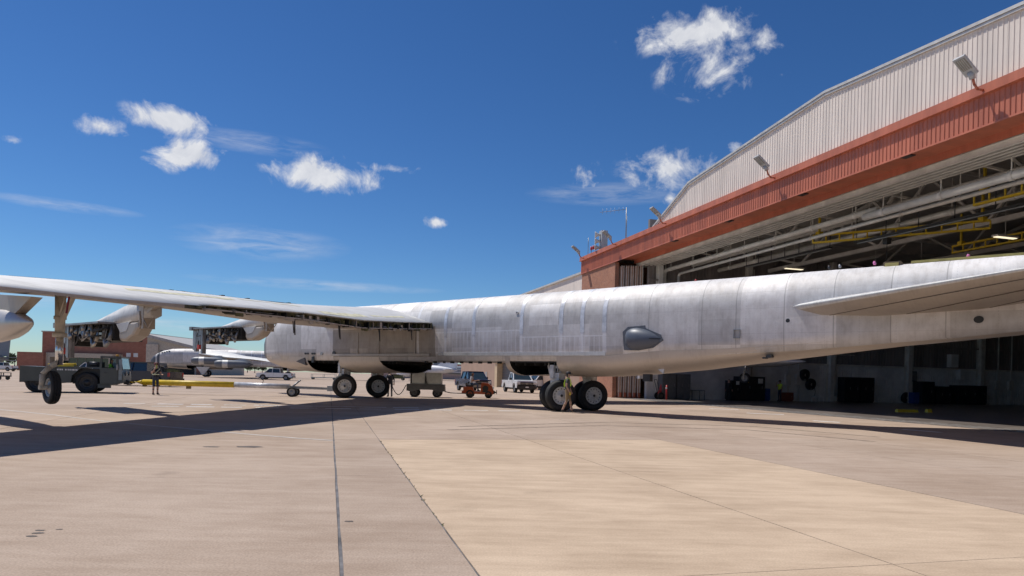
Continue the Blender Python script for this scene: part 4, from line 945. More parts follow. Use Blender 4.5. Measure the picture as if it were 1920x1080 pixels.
# ================================================================== PEOPLE
skinm = mat('skin', (.50, .30, .21), .55, var=.06)
def person(name, label, loc, rotz, joints, cloth, rad=None, sleeve=.55, short=True, cap=None, group=None, hairc=(.05, .035, .025)):
    """joints: dict of named points (x forward, y left, z up); body grown with a skin modifier, one continuous mesh"""
    t = thing(name, label, 'person', loc, rotz, group)
    J = {k: Vector(v) for k, v in joints.items()}
    V, E, RD, LB = [], [], [], []
    idx = {}
    def v(k, p, r): idx[k] = len(V); V.append(p); RD.append(r)
    def e(a, b, lab): E.append((idx[a], idx[b])); LB.append(lab)
    hip = J['hip']; ch = J['chest']; nk = J['neck']; hd = J['head']
    v('hip', hip, (.15, .115)); v('waist', hip.lerp(ch, .45), (.14, .105)); v('chest', ch, (.165, .115)); v('neck', nk, (.062, .062)); v('headb', nk.lerp(hd, .55), (.075, .085)); v('head', hd, (.085, .10)); v('top', hd + (hd - nk).normalized() * .10, (.055, .07))
    e('hip', 'waist', 'torso'); e('waist', 'chest', 'torso'); e('chest', 'neck', 'neck'); e('neck', 'headb', 'head'); e('headb', 'head', 'head'); e('head', 'top', 'head')
    for sd in ('l', 'r'):
        sh, el, wr = J['sh' + sd], J['el' + sd], J['wr' + sd]
        v('sh' + sd, sh, (.065, .065)); v('el' + sd, el, (.043, .043)); v('wr' + sd, wr, (.030, .026)); 
        d = (wr - el).normalized(); pm = wr + d * .075; v('pm' + sd, pm, (.036, .02))
        e('chest', 'sh' + sd, 'torso'); e('sh' + sd, 'el' + sd, 'uarm'); e('el' + sd, 'wr' + sd, 'farm'); e('wr' + sd, 'pm' + sd, 'hand')
        sidev = d.orthogonal().normalized(); nrm = d.cross(sidev)
        for k in range(4):
            a = pm + sidev * (-.03 + k * .02) + d * .03; b = a + d * (.045 - abs(k - 1.4) * .007) + nrm * .02
            v('f%d%s' % (k, sd), a, (.0095, .0095)); v('g%d%s' % (k, sd), b, (.008, .008)); e('pm' + sd, 'f%d%s' % (k, sd), 'hand'); e('f%d%s' % (k, sd), 'g%d%s' % (k, sd), 'hand')
        a = wr + d * .04 + sidev * .045; v('t' + sd, a, (.011, .011)); v('u' + sd, a + d * .04 + nrm * .015, (.009, .009)); e('wr' + sd, 't' + sd, 'hand'); e('t' + sd, 'u' + sd, 'hand')
        hp, kn, an, to = J['hp' + sd], J['kn' + sd], J['an' + sd], J['to' + sd]
        v('hp' + sd, hp, (.092, .095)); v('kn' + sd, kn, (.058, .06)); v('cf' + sd, kn.lerp(an, .35), (.056, .056)); v('an' + sd, an, (.042, .042)); v('to' + sd, to, (.04, .03))
        hl = an - (to - an).normalized() * .05; hl.z = to.z; v('hl' + sd, hl, (.04, .035))
        e('hip', 'hp' + sd, 'hips'); e('hp' + sd, 'kn' + sd, 'thigh'); e('kn' + sd, 'cf' + sd, 'shin'); e('cf' + sd, 'an' + sd, 'shin'); e('an' + sd, 'to' + sd, 'foot'); e('an' + sd, 'hl' + sd, 'foot')
    me = bpy.data.meshes.new('body_cage'); me.from_pydata([tuple(q) for q in V], E, [])
    ob = bpy.data.objects.new('body_cage', me); col.objects.link(ob)
    sk = ob.modifiers.new('skin', 'SKIN'); ss = ob.modifiers.new('sub', 'SUBSURF'); ss.levels = 1; ss.render_levels = 1
    for i, d in enumerate(me.skin_vertices[0].data): d.radius = RD[i]; d.use_root = (i == 0)
    dg = bpy.context.evaluated_depsgraph_get(); bm = bpy.data.meshes.new_from_object(ob.evaluated_get(dg))
    bpy.data.objects.remove(ob)
    ms = [cloth['shirt'], cloth['legs'], skinm, cloth['shoe'], cloth.get('hair', mat('hair_dark', hairc, .7))]
    bm.materials.clear()
    for mm in ms: bm.materials.append(mm)
    segs = [(V[a], V[b], l) for (a, b), l in zip(E, LB)]
    fwd_h = Vector(J.get('face', (1, 0, 0))).normalized()
    for p in bm.polygons:
        c = p.center; best = None
        for a, b, l in segs:
            ab = b - a; f = max(0, min(1, (c - a).dot(ab) / max(1e-9, ab.length_squared))); dd = (c - a - ab * f).length
            if best is None or dd < best[0]: best = (dd, l, f)
        _, l, f = best
        mi = {'torso': 0, 'hips': 1, 'foot': 3, 'hand': 2, 'neck': 0 if f < .45 else 2}.get(l, 2)
        if l == 'torso' and c.z < hip.z + .02 and (c - hip).length < .2: mi = 1
        if l == 'uarm': mi = 0 if f < sleeve else 2
        if l == 'farm': mi = 0 if sleeve > 1 and f < sleeve - 1 else 2
        if l == 'thigh': mi = 1
        if l == 'shin': mi = 2 if short and f > .12 else 1
        if l == 'head' and ((c - hd).dot(fwd_h) < .01 or c.z > hd.z + .055): mi = 4
        p.material_index = mi; p.use_smooth = True
    o = bpy.data.objects.new('body', bm); col.objects.link(o); o.parent = t
    side = Vector((0, 0, 1)).cross(fwd_h); m = MB()
    for sg in (-1, 1): q = hd + fwd_h * .092 + side * .032 * sg + Vector((0, 0, .005)); m.lathe([(-.012, .002), (-.006, .012), (.006, .01), (.01, .001)], q, fwd_h, 8)
    m.build('eyes', blackp, t)
    m = MB(); q = hd + fwd_h * .1 + Vector((0, 0, -.02)); m.add([q + Vector((0, 0, .03)), q + side * .014 - Vector((0, 0, .01)), q - side * .014 - Vector((0, 0, .01)), q + fwd_h * .026 - Vector((0, 0, .008))], [(0, 1, 3), (0, 3, 2), (1, 2, 3)]); m.build('nose', skinm, t)
    if cap:
        m = MB(); m.lathe([(-.02, .112), (.03, .112), (.075, .09), (.10, .04), (.105, .001)], hd + Vector((0, 0, .035)), (0, 0, 1), 14)
        m.box(hd + fwd_h * .135 + Vector((0, 0, .03)), (.12, .14, .014), 0, Matrix((fwd_h, side, Vector((0, 0, 1)))).transposed()); m.build('cap', cap, t)
    return t, J
def stand(**k):
    j = dict(hip=(0, 0, .96), chest=(0, 0, 1.32), neck=(0, 0, 1.49), head=(.02, 0, 1.64), shl=(0, .19, 1.42), shr=(0, -.19, 1.42), ell=(-.02, .25, 1.14), elr=(-.02, -.25, 1.14), wrl=(.05, .27, .90), wrr=(.05, -.27, .90),
             hpl=(0, .095, .90), hpr=(0, -.095, .90), knl=(.02, .11, .50), knr=(.02, -.11, .50), anl=(0, .12, .09), anr=(0, -.12, .09), tol=(.17, .14, .035), tor=(.17, -.14, .035))
    j.update(k); return j
tan_sh = mat('khaki_shorts', (.30, .21, .11), .8, var=.1); grey_sh = mat('grey_shirt', (.085, .085, .08), .8, var=.12); black_sh = mat('black_shirt', (.022, .023, .026), .8, var=.12)
navy = mat('navy_cloth', (.035, .045, .07), .8, var=.12); hivis = mat('hivis_yellow', (.62, .85, .05), .6, var=.05); shoe = mat('dark_shoe', (.04, .033, .028), .7); jeans = mat('blue_jeans', (.10, .16, .28), .8, var=.15); whitecl = mat('white_shirt', (.68, .68, .72), .8, var=.1)
green_sh = mat('green_shirt', (.22, .60, .05), .7, var=.08); capb = mat('black_cap', (.02, .02, .022), .7)
# worker walking past the aft wheels (walks to the right, seen from his right side)
g = ground(1063, 773.5)
t, J = person('person', 'person in khaki shorts and grey shirt with yellow sash walking past the aft wheels', g, R(-8), stand(knl=(.12, .10, .52), anl=(.20, .11, .10), tol=(.37, .12, .05), knr=(-.02, -.1, .5), anr=(-.20, -.1, .10), tor=(-.05, -.12, .035), elr=(-.04, -.26, 1.13), wrr=(.10, -.27, .90), ell=(.05, .26, 1.14), wrl=(.14, .24, .93)), dict(shirt=grey_sh, legs=tan_sh, shoe=shoe), cap=capb)
m = MB()
for sg in (-1, 1):
    pts = [(.13, .11 * sg, 1.13), (.145, .11 * sg, 1.30), (.09, .115 * sg, 1.44), (0, .115 * sg, 1.49), (-.11, .11 * sg, 1.40), (-.145, .09 * sg, 1.25), (-.13, .08 * sg, 1.10)]
    for a, b in zip(pts[:-1], pts[1:]): m.beam(a, b, .04, .02)
m.beam((-.14, -.1, 1.1), (-.14, .1, 1.1), .02, .04); m.build('reflective_sash', hivis, t)
m = MB(); q = Vector((.13, -.28, .82)); m.box(q, (.06, .05, .13)); m.build('work_glove', yellow, t)
# spotter with a radio by the tow bar
g = ground(291, 741)
t, J = person('person', 'person in black shirt and dark shorts holding a radio beside the tow bar', g, R(-35), stand(elr=(.12, -.29, 1.16), wrr=(.16, -.12, 1.45), ell=(.03, .28, 1.14), wrl=(.26, .22, 1.12)), dict(shirt=black_sh, legs=navy, shoe=shoe), cap=mat('maroon_cap', (.16, .04, .04), .7))
m = MB(); m.box((.2, -.07, 1.53), (.05, .04, .13)); m.cyl((.2, -.07, 1.58), (.2, -.07, 1.72), .006, n=5); m.build('radio', mat('radio_green', (.35, .5, .08), .5), t)
m = MB(); m.beam((.14, -.14, 1.15), (.13, .14, 1.42), .05, .02); m.beam((-.14, -.14, 1.15), (-.13, .14, 1.42), .05, .02); m.cyl((0, 0, 1.10), (0, 0, 1.15), .17, n=18, caps=False); m.build('reflective_sash', mat('silver_hivis', (.7, .75, .5), .5), t)
# two people inside the hangar
g = hw(0, 0); 
def wall_at(px, u):
    r = ray(px, 745); tx, ty = -.2792, .9602; k = (u + HO.x * tx + HO.y * ty) / (r.x * tx + r.y * ty); P = Vector((r.x * k, r.y * k, 0)); d = P - HO
    return d.x * .9602 + d.y * .2792, P
P = wall_at(1462, WU - 1.9)[1]
t, J = person('person', 'person in a lime high visibility shirt standing inside the hangar', P, R(200), stand(elr=(.1, -.3, 1.2), wrr=(.2, -.15, 1.5)), dict(shirt=hivis, legs=navy, shoe=shoe), short=False, cap=capb)
P = wall_at(1366, WU - 1.6)[1]
t, J = person('person', 'person in dark overalls standing by the black tool chest in the hangar shade', P, R(250), stand(), dict(shirt=black_sh, legs=black_sh, shoe=shoe), short=False, sleeve=1.9)
# mechanic behind the forward wheels: only legs and back show
g = ground(731, 744.5)
t, J = person('person', 'person in dark blue overalls standing behind the forward wheels with the cable', g, R(120), stand(hip=(-.05, 0, .95), chest=(.1, 0, 1.28), neck=(.18, 0, 1.44), head=(.25, 0, 1.57), shl=(.1, .19, 1.38), shr=(.1, -.19, 1.38)), dict(shirt=navy, legs=navy, shoe=shoe), short=False, sleeve=1.9)

# ================================================================== VEHICLES
def wheel(t, x, y, r, wd, rm, parent=None):
    c = Vector((x, y, r)); h = wd / 2; ax = Vector((0, 1, 0)); m = MB()
    m.lathe([(-h * .6, r * .6), (-h, r * .7), (-h * .95, r * .92), (-h * .7, r), (h * .7, r), (h * .95, r * .92), (h, r * .7), (h * .6, r * .6)], c, ax, 22); m.build('tyre', rubber, t)
    m = MB()
    for sg in (-1, 1): m.lathe([(sg * h * .7, r * .64), (sg * h * .8, r * .58), (sg * h * .35, r * .5), (sg * h * .45, r * .25), (sg * h * .8, r * .2), (sg * h * .8, .001)], c, ax, 18)
    u = Vector((1, 0, 0)); v = Vector((0, 0, 1))
    for sg in (-1, 1):
        for i in range(6): a = 1.047 * i; q = c + (u * math.cos(a) + v * math.sin(a)) * r * .34 + ax * sg * h * .45; m.cyl(q, q + ax * sg * .03, .025, n=6)
    m.build('rim', rm, t)
def arch_poly(x0, x1, z0, z1, wheels, r):
    """side outline from rear x0 to front x1 with wheel arches cut from the lower edge (counter-clockwise from lower rear)"""
    pts = [(x0, z0)]
    for cx in sorted(wheels):
        for k in range(9): a = math.pi - math.pi * k / 8; pts.append((cx + r * math.cos(a), max(z0, z0 + r * math.sin(a) * .92)))
    pts += [(x1, z0)]
    return pts
def pickup(name, label, loc, rotz, paint, group='pickups on the apron', low=None, crew=False, trim=None):
    t = thing(name, label, 'pickup', loc, rotz, group)
    Lh, W = 2.9, .98; r = .40; xw = (-1.85, 1.85); low = low or blackp
    cab0, cab1 = (-.95, 1.25) if crew else (-.35, 1.15)
    poly = arch_poly(-Lh, Lh - .05, .48, 1.05, xw, .50) + [(Lh, .95), (Lh - .12, 1.12), (1.2, 1.22), (cab0 - .05, 1.22), (cab0 - .05, 1.18), (-Lh, 1.18)]
    # body sides as two thin skins plus hood, bed floor, tailgate
    m = MB()
    for y0, y1 in ((-W, -W + .09), (W - .09, W)): m.prism(poly, 'y', y0, y1)
    m.prism([(1.1, 1.0), (Lh - .06, .9), (Lh - .12, 1.14), (1.2, 1.24)], 'y', -W + .09, W - .09)
    m.bx(-Lh, -Lh + .08, -W + .09, W - .09, .55, 1.18); m.bx(-Lh + .08, cab0, -W + .09, W - .09, .62, .70); m.bx(cab0 - .05, 1.2, -W + .09, W - .09, .5, 1.2)
    m.build('body', paint, t)
    m = MB(); a, b = cab0, cab1; z0, z1 = 1.2, 1.9
    lo = [(a, -W + .05, z0), (b + .35, -W + .05, z0), (b + .35, W - .05, z0), (a, W - .05, z0)]; hi = [(a + .12, -W + .22, z1), (b - .38, -W + .22, z1), (b - .38, W - .22, z1), (a + .12, W - .22, z1)]
    m.add(lo + hi, [(4, 5, 6, 7)]); 
    def post(p, q, w_=.06): m.beam(p, q, w_, w_)
    for i in range(4): post(lo[i], hi[i], .08); post(hi[i], hi[(i + 1) % 4], .08)
    for sg in (-1, 1): post((.35 if crew else .5, sg * (W - .05), z0), ((.3 if crew else .45), sg * (W - .22), z1), .08)
    m.bx(a + .1, b - .36, -W + .2, W - .2, z1 - .03, z1 + .03); m.build('cab_frame', paint, t)
    ins = lambda p: (p[0] * .985, p[1] * .97, p[2])
    m = MB(); m.add([ins(q) for q in lo + hi], [(0, 1, 5, 4), (1, 2, 6, 5), (2, 3, 7, 6), (3, 0, 4, 7)]); m.build('glass', glass, t)
    m = MB(); m.bx(Lh - .04, Lh + .03, -.62, .62, .72, 1.02); m.build('grille', blackp, t)
    m = MB(); m.bx(Lh + .02, Lh + .045, -.62, .62, .85, .89); m.bx(Lh + .02, Lh + .05, -.09, .09, .83, .91); m.build('grille_bar', trim or chrome, t)
    for sg in (-1, 1):
        m = MB(); m.bx(Lh - .12, Lh + .0, sg * .64, sg * .93, .80, 1.02); m.build('headlight', mat('headlight', (.75, .75, .72), .15, spec=.8), t)
        m = MB(); m.bx(-Lh - .02, -Lh + .1, sg * (W - .14), sg * (W + .005), .8, 1.12); m.build('tail_light', red_m, t)
        m = MB(); m.box((1.1, sg * (W + .13), 1.3), (.12, .2, .2)); m.beam((1.1, sg * (W - .02), 1.26), (1.1, sg * (W + .06), 1.28), .04, .04); m.build('mirror', low, t)
        m = MB(); m.bx(.0, .12, sg * W, sg * (W + .025), 1.02, 1.06); m.build('door_handle', low, t)
    m = MB(); m.bx(Lh - .05, Lh + .12, -W + .02, W - .02, .42, .68); m.build('front_bumper', trim or low, t)
    m = MB(); m.bx(Lh + .12, Lh + .13, -.16, .16, .5, .6); m.build('number_plate', white_paint, t)
    m = MB(); m.bx(-Lh - .14, -Lh + .02, -W + .05, W - .05, .48, .66); m.build('rear_bumper', trim or low, t)
    m = MB(); m.bx(-Lh + .3, Lh - .3, -.7, .7, .3, .5); m.bx(-1.85 - .5, -1.85 + .5, -W + .1, W - .1, .45, .95); m.bx(1.85 - .5, 1.85 + .5, -W + .1, W - .1, .45, .95); m.build('chassis', blackp, t)
    for x in xw:
        for sg in (-1, 1): wheel(t, x, sg * (W - .15), r, .27, steel)
    return t
silverp = mat('white_car_paint', (.74, .75, .76), .3, var=.03, coat=.5); bluep = mat('dark_blue_paint', (.018, .032, .075), .25, var=.05, coat=.6); tanp = mat('tan_lower_paint', (.30, .25, .20), .4)
g = ground(972, 735.5); pickup('pickup_truck', 'white pickup facing the camera side beside the aft wheels, black bumper', (g.x, g.y, 0), math.atan2(-.97, .26), silverp)
g = ground(884, 733.5); pickup('pickup_truck', 'dark blue and tan pickup parked behind the orange tow tractor', (g.x, g.y + 1.5, 0), math.atan2(-.93, .36), bluep, trim=tanp, crew=True)
g = ground(1012, 732); pickup('pickup_truck', 'white pickup mostly hidden behind the aft landing gear', (g.x + .5, g.y + 3, 0), math.atan2(-.5, -.87), silverp, crew=True)
g = ground(517, 712.5); pickup('pickup_truck', 'white crew cab pickup parked side on beyond the tow bar', (g.x, min(g.y, 118), 0), math.pi + .06, silverp, crew=True)
P = at(268, 715, 56); pickup('pickup_truck', 'dark navy pickup behind the tow tractor with its tailgate to the spotter', (P.x, 56, 0), math.pi - .12, mat('navy_paint', (.008, .012, .03), .3, coat=.5, var=.05), crew=True)
P = at(4, 690, 150); pickup('pickup_truck', 'small white utility pickup far off beside the grey parked aircraft', (P.x, 150, 0), math.pi, silverp, crew=True)
P = at(72, 700, 75); pickup('pickup_truck', 'white pickup half hidden behind the tow tractor deck', (P.x, 85, 0), math.pi, silverp)

# ---- tow tractor
olive = mat('tractor_green_grey', (.085, .095, .085), .5, var=.1, scale=1.5)
gA = ground(145, 737); TH = R(20); ppm = 39.0
tt = thing('tow_tractor', 'dark green grey aircraft tow tractor with a high glazed cab', 'tow tractor', (gA.x - 1.25 * math.sin(TH), gA.y + 1.25 * math.cos(TH), 0), TH)
def trl(x, y): return Vector((tt.location.x + x * math.cos(TH) - y * math.sin(TH), tt.location.y + x * math.sin(TH) + y * math.cos(TH), 0))
def tx(px): return (px - 145) / ppm           # metres along the tractor from photo columns
W = 1.25
m = MB(); m.prism([(tx(41), .62), (tx(41), 1.42), (tx(108), 1.36), (tx(108), .62)], 'y', -W, W); m.build('rear_deck', olive, tt)
m = MB(); m.bx(tx(41) - .02, tx(41) + .3, -W + .04, W - .04, .55, 1.2); m.bx(tx(44), tx(106), -W + .5, W - .5, .5, 1.0); m.build('rear_frame', blackp, tt)
m = MB(); m.prism([(tx(86), .55), (tx(86), 1.40), (tx(160), 1.44), (tx(188), 1.44), (tx(188), 1.38), (tx(150), 1.36), (tx(134), .95), (tx(132), .55)], 'y', -W, W); m.build('side_body', olive, tt)
m = MB(); m.prism([(tx(132), .5), (tx(134), .95), (tx(150), 1.34), (tx(186), 1.36), (tx(186), .5)], 'y', -W + .45, W - .45); m.build('engine_bay', blackp, tt)
m = MB(); m.bx(tx(90), tx(136), -W + .1, -W + .25, 1.42, 1.56, 0); m.cyl((tx(88), -W + .3, 1.5), (tx(140), -W + .3, 1.56), .07, n=10); m.build('lifting_bar', yellow, tt)
m = MB(); m.box((tx(172), -.5, 1.58), (.75, .7, .28)); m.cyl((tx(163), -.8, 1.6), (tx(180), -.8, 1.6), .14, n=12); m.build('air_cleaner', blackp, tt)
# cab
x0, x1 = tx(186), tx(229); zc0, zc1 = .5, 2.08
m = MB(); m.prism([(x0, .5), (x0, 1.35), (x1 - .08, 1.35), (x1 + .02, 1.0), (x1 + .02, .62), (x0 + .3, .42)], 'y', -W, W); m.build('cab_body', olive, tt)
m = MB()
for y in (-W, W):
    for (xa, za, xb, zb) in ((x0 + .02, 1.3, x0 + .06, 2.0), (x0 + .82, 1.3, x0 + .80, 2.02), (x1 - .04, 1.3, x1 - .14, 2.0), (x0 + .04, 2.0, x1 - .12, 2.0), (x0, 1.36, x1 - .04, 1.36)): m.beam((xa, y * .97, za), (xb, y * .97, zb), .09, .09)
m.bx(x0, x1 - .08, -W, W, 1.98, 2.06); m.build('cab_frame', olive, tt)
pale = mat('glass_painted_reflection', (.30, .38, .42), .08, var=.05, spec=.9)  # pale base colour paints a reflection into the cab glass
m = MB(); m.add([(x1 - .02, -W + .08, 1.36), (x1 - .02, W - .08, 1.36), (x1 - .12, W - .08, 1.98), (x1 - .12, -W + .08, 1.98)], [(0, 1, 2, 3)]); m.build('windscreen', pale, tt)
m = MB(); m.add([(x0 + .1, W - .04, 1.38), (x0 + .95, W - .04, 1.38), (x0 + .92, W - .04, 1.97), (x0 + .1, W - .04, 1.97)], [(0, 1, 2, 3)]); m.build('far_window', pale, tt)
m = MB(); m.bx(x0 + .90, x1 - .04, -W - .015, -W + .01, .75, 1.9); m.build('quarter_panel', mat('panel_pale', (.26, .30, .31), .35), tt)
m = MB(); m.bx(x0 + .08, x0 + .84, -W - .03, -W, .56, 1.34); m.build('door', olive, tt)
m = MB(); m.bx(x0 + .2, x0 + .36, -W - .06, -W - .03, 1.12, 1.15); m.build('door_handle', blackp, tt)
m = MB(); m.box((x0 + .86, -W - .22, 1.45), (.06, .2, .3)); m.beam((x0 + .86, -W, 1.4), (x0 + .86, -W - .2, 1.42), .03, .03); m.build('mirror', steel, tt)
m = MB(); m.cyl((x0 + .6, 0, 2.06), (x0 + .6, 0, 2.18), .09, .07, n=12); m.build('beacon', mat('amber', (.8, .35, .03), .3), tt)
m = MB(); m.box((x1 + .05, -.5, 1.12), (.06, .24, .24)); m.box((x1 + .05, .5, 1.12), (.06, .24, .24)); m.build('headlamp', mat('lamp_dark', (.12, .13, .15), .2), tt)
m = MB(); m.bx(x1 - .1, x1 + .16, -.35, .35, .5, .74); m.cyl((x1 + .1, 0, .62), (x1 + .42, 0, .62), .07, n=10); m.build('front_hitch', blackp, tt)
m = MB(); m.bx(x0 - .1, x0 + .5, -W, -W + .3, .3, .52); m.build('step', olive, tt)
for (px, r) in ((71, .56), (161, .57)):
    for sg in (-1, 1): wheel(tt, tx(px), sg * (W - .28), r, .45, blackp)
# white stencil marks on the side (block figures)
m = MB(); x = tx(107)
for wv in (.05, .04, .05, .05, .0, .05, .03, .05, .04, .05, .05, .04, .05):
    if wv: m.bx(x, x + wv, -W - .006, -W - .001, 1.22, 1.30)
    x += .075
m.build('stencil_marks', white_paint, tt)
def seated(z, lean=0.): return dict(hip=(0, 0, z), chest=(-.02 + lean, 0, z + .36), neck=(lean, 0, z + .53), head=(.03 + lean, 0, z + .68), shl=(lean, .19, z + .46), shr=(lean, -.19, z + .46), ell=(.12 + lean, .25, z + .2), elr=(.12 + lean, -.25, z + .2), wrl=(.36 + lean, .17, z + .24), wrr=(.36 + lean, -.17, z + .24), hpl=(.03, .1, z - .03), hpr=(.03, -.1, z - .03), knl=(.45, .13, z + .02), knr=(.45, -.13, z + .02), anl=(.48, .13, z - .40), anr=(.48, -.13, z - .40), tol=(.64, .14, z - .45), tor=(.64, -.14, z - .45))
person('person', 'person in a bright green shirt driving the tow tractor', trl(x0 + .38, -.5), TH, seated(1.12), dict(shirt=green_sh, legs=navy, shoe=shoe), short=False)
# ---- tow bar from tractor to forward gear
A = trl(x1 + .38, -.1) + Vector((0, 0, .62)); Bp = ground(628, 746); B = Vector((Bp.x, Bp.y + .35, .55))
tb = thing('tow_bar', 'long yellow and silver aircraft tow bar on two small wheels', 'tow bar', (A.x, A.y, 0), math.atan2(B.y - A.y, B.x - A.x)); ln = (Vector((B.x, B.y)) - Vector((A.x, A.y))).length
f1, f2 = ln * .49, ln * .765
m = MB(); m.cyl((.5, 0, .64), (f1, 0, .62), .165, n=16); m.cyl((.2, 0, .64), (.5, 0, .64), .05, .15, n=12); m.build('yellow_tube', yellow, tb)
m = MB(); m.cyl((f1, 0, .62), (f2, 0, .58), .155, n=16); m.build('silver_tube', mat('silver_paint', (.68, .68, .68), .35, metal=.3), tb)
m = MB(); m.cyl((-.1, 0, .64), (.22, 0, .64), .035, n=8); m.lathe([(-.03, .1), (0, .13), (.03, .1)], (-.14, 0, .64), (0, 0, 1), 12); m.build('lunette', yellow, tb)
m = MB(); m.bx(f1 * .52, f1 * .52 + .25, -.06, .06, .32, .52); m.box((.6, 0, .46), (.2, .12, .14)); m.build('jack_foot', mat('brass_brown', (.25, .17, .06), .6), tb)
m = MB(); m.beam((f2, 0, .58), (ln - .2, .1, .52), .12, .1); m.beam((f2 + .2, -.2, .5), (ln - .3, -.2, .48), .06, .06); m.beam((f2 + .2, .2, .5), (ln - .3, .2, .48), .06, .06); m.tube([(f2 + .1, 0, .55), (f2 + .45, 0, .85), (f2 + .6, 0, .98)], .05, 8); m.build('head_frame', steel, tb)
m = MB(); m.bx(ln - .5, ln + .7, -.3, .3, .38, .68); m.build('head_box', mat('box_grey', (.36, .40, .43), .5), tb)
for sg in (-1, 1): wheel(tb, f2 + .2, sg * .35, .29, .16, steel)
m = MB(); m.tube([(f2 - 1.6, 0, .68), (f2 - 1.5, 0, .9), (f2 - 1.7, 0, 1.0)], .015, 5); m.build('cable', blackp, tb)

# ---- ground power cart
g = ground(797, 745); ct = thing('power_cart', 'white cabinet ground power cart on a dark four wheeled trailer', 'power cart', (g.x, g.y + .6, 0), R(2)); k = F / g.y
cab = mat('cart_pale', (.56, .60, .58), .5, var=.08); cg = mat('cart_grey', (.10, .105, .11), .5, var=.1)
m = MB(); m.bx(-1.02, 1.02, -.6, .6, .86, 1.62); m.build('cabinet', cab, ct)
for x in (-1.0, -.48, .06, .58):
    m = MB(); m.bx(x + .02, x + .40, -.625, -.6, .92, 1.5); m.build('cabinet_door', cab, ct)
m = MB(); m.bx(-.98, -.9, -.63, -.6, .9, 1.6); m.bx(-.06, .0, -.64, -.6, .88, 1.6); m.tube([(-.05, -.64, 1.6), (.02, -.68, 1.1), (.1, -.66, .86)], .03, 6); m.build('cable_loom', blackp, ct)
m = MB(); m.prism([(-1.24, .42), (-1.24, .86), (1.2, .86), (1.24, .42), (.95, .36), (.4, .5), (-.4, .5), (-.95, .36)], 'y', -.66, .66); m.build('chassis', cg, ct)
for x in (-.74, .74):
    for sg in (-1, 1): wheel(ct, x, sg * .52, .3, .22, cg)
m = MB(); m.tube([(1.2, 0, .4), (1.6, 0, .32), (2.7, 0, .30)], .03, 6); m.build('draw_bar', blackp, ct)
a = Vector((-1.2, -.3, .78)); m = MB(); pts = [a + Vector((-.1 - 1.0 * f, -.1, -.70 * math.sin(math.pi * f) * 1.0 + .1 * f)) for f in [i / 10 for i in range(11)]]; m.tube(pts, .028, 7); m.build('power_cable', blackp, ct)
# ---- small orange tow tractor with rider
g = ground(897, 746.5); ot = thing('orange_tractor', 'small rust orange tow tractor with a rider, pulling the power cart', 'tractor', (g.x, g.y + .5, 0), R(0))
org = mat('rust_orange', (.36, .075, .02), .5, var=.15, scale=3)
m = MB(); m.prism([(-1.02, .28), (-1.04, .72), (-.42, .74), (-.3, .42), (.12, .40), (.16, .98), (.26, 1.04), (.62, 1.0), (.88, .82), (1.02, .45), (.98, .26)], 'y', -.48, .48); m.build('body', org, ot)
m = MB(); m.cyl((.46, -.5, .66), (.46, -.47, .66), .2, n=18); m.box((.46, -.49, .45), (.4, .03, .12)); m.build('side_opening', blackp, ot)
m = MB(); m.box((-.62, 0, .80), (.5, .6, .12)); m.box((-.86, 0, .92), (.08, .55, .2)); m.build('seat', blackp, ot)
m = MB(); m.tube([(.14, 0, .95), (-.02, 0, 1.12)], .025, 6); m.lathe([(-.015, .17), (0, .19), (.015, .17), (0, .15), (-.015, .17)], (-.04, 0, 1.14), (-.6, 0, .8), 16); m.build('steering_wheel', blackp, ot)
m = MB(); m.bx(.98, 1.08, -.4, .4, .3, .5); m.cyl((1.08, 0, .4), (1.2, 0, .4), .05, n=8); m.bx(1.18, 1.22, -.1, .1, .28, .56); m.build('bumper', blackp, ot)
m = MB(); m.box((.98, -.3, .7), (.06, .14, .14)); m.box((.98, .3, .7), (.06, .14, .14)); m.build('headlamp', chrome, ot)
m = MB(); m.bx(-1.16, -1.02, -.12, .12, .28, .45); m.build('hitch', org, ot)
for (x, r) in ((-.58, .27), (.66, .24)):
    for sg in (-1, 1): wheel(ot, x, sg * .42, r, .18, blackp)
person('person', 'person in white shirt and blue jeans riding the orange tow tractor', (ot.location.x - .55, ot.location.y - .02, 0), 0, seated(.93, .06), dict(shirt=whitecl, legs=jeans, shoe=shoe), short=False)

# ---- carts further off
def cart(name, label, px, py, mt, L_=2.6, h=.9, r=.22, top=None):
    g = ground(px, py); t = thing(name, label, 'cart', (g.x, g.y, 0), R(random.uniform(-8, 8)))
    m = MB(); m.bx(-L_ / 2, L_ / 2, -.6, .6, r + .1, r + .22)
    m.build('deck', mt, t)
    m = MB()
    for x in (-L_ / 2 + .05, 0, L_ / 2 - .05):
        for y in (-.57, .57): m.bx(x - .03, x + .03, y - .03, y + .03, r + .2, h)
    for y in (-.57, .57): m.bx(-L_ / 2, L_ / 2, y - .03, y + .03, h - .05, h)
    m.build('rail_frame', mt, t)
    if top: m = MB(); m.box((0, 0, (h + r) / 2 + .1), (L_ * .75, 1.0, h - r)); m.box((-.3, 0, h + .1), (L_ * .4, .7, .25)); m.build('load', top, t)
    for x in (-L_ / 2 + .3, L_ / 2 - .3):
        for sg in (-1, 1): wheel(t, x, sg * .5, r, .14, steel)
bluef = mat('blue_frame', (.05, .16, .25), .5); gre = mat('olive_drab', (.10, .11, .045), .7, var=.3, scale=4)
cart('rack_trolley', 'blue framed rack trolley parked beyond the forward wheels', 607, 711.5, bluef, 5.0, 1.1)
cart('bomb_trailer', 'olive drab equipment trailer under the parked bomber nose', 325, 705.5, gre, 2.8, 1.2, .3, gre)
cart('green_trailer', 'olive equipment trailer seen between gear and power cart', 745, 713, gre, 3.4, 1.2, .3, gre)
cart('small_dolly', 'small dark dolly at the far edge of the apron', -3, 712, blackp, 1.6, .7, .2)

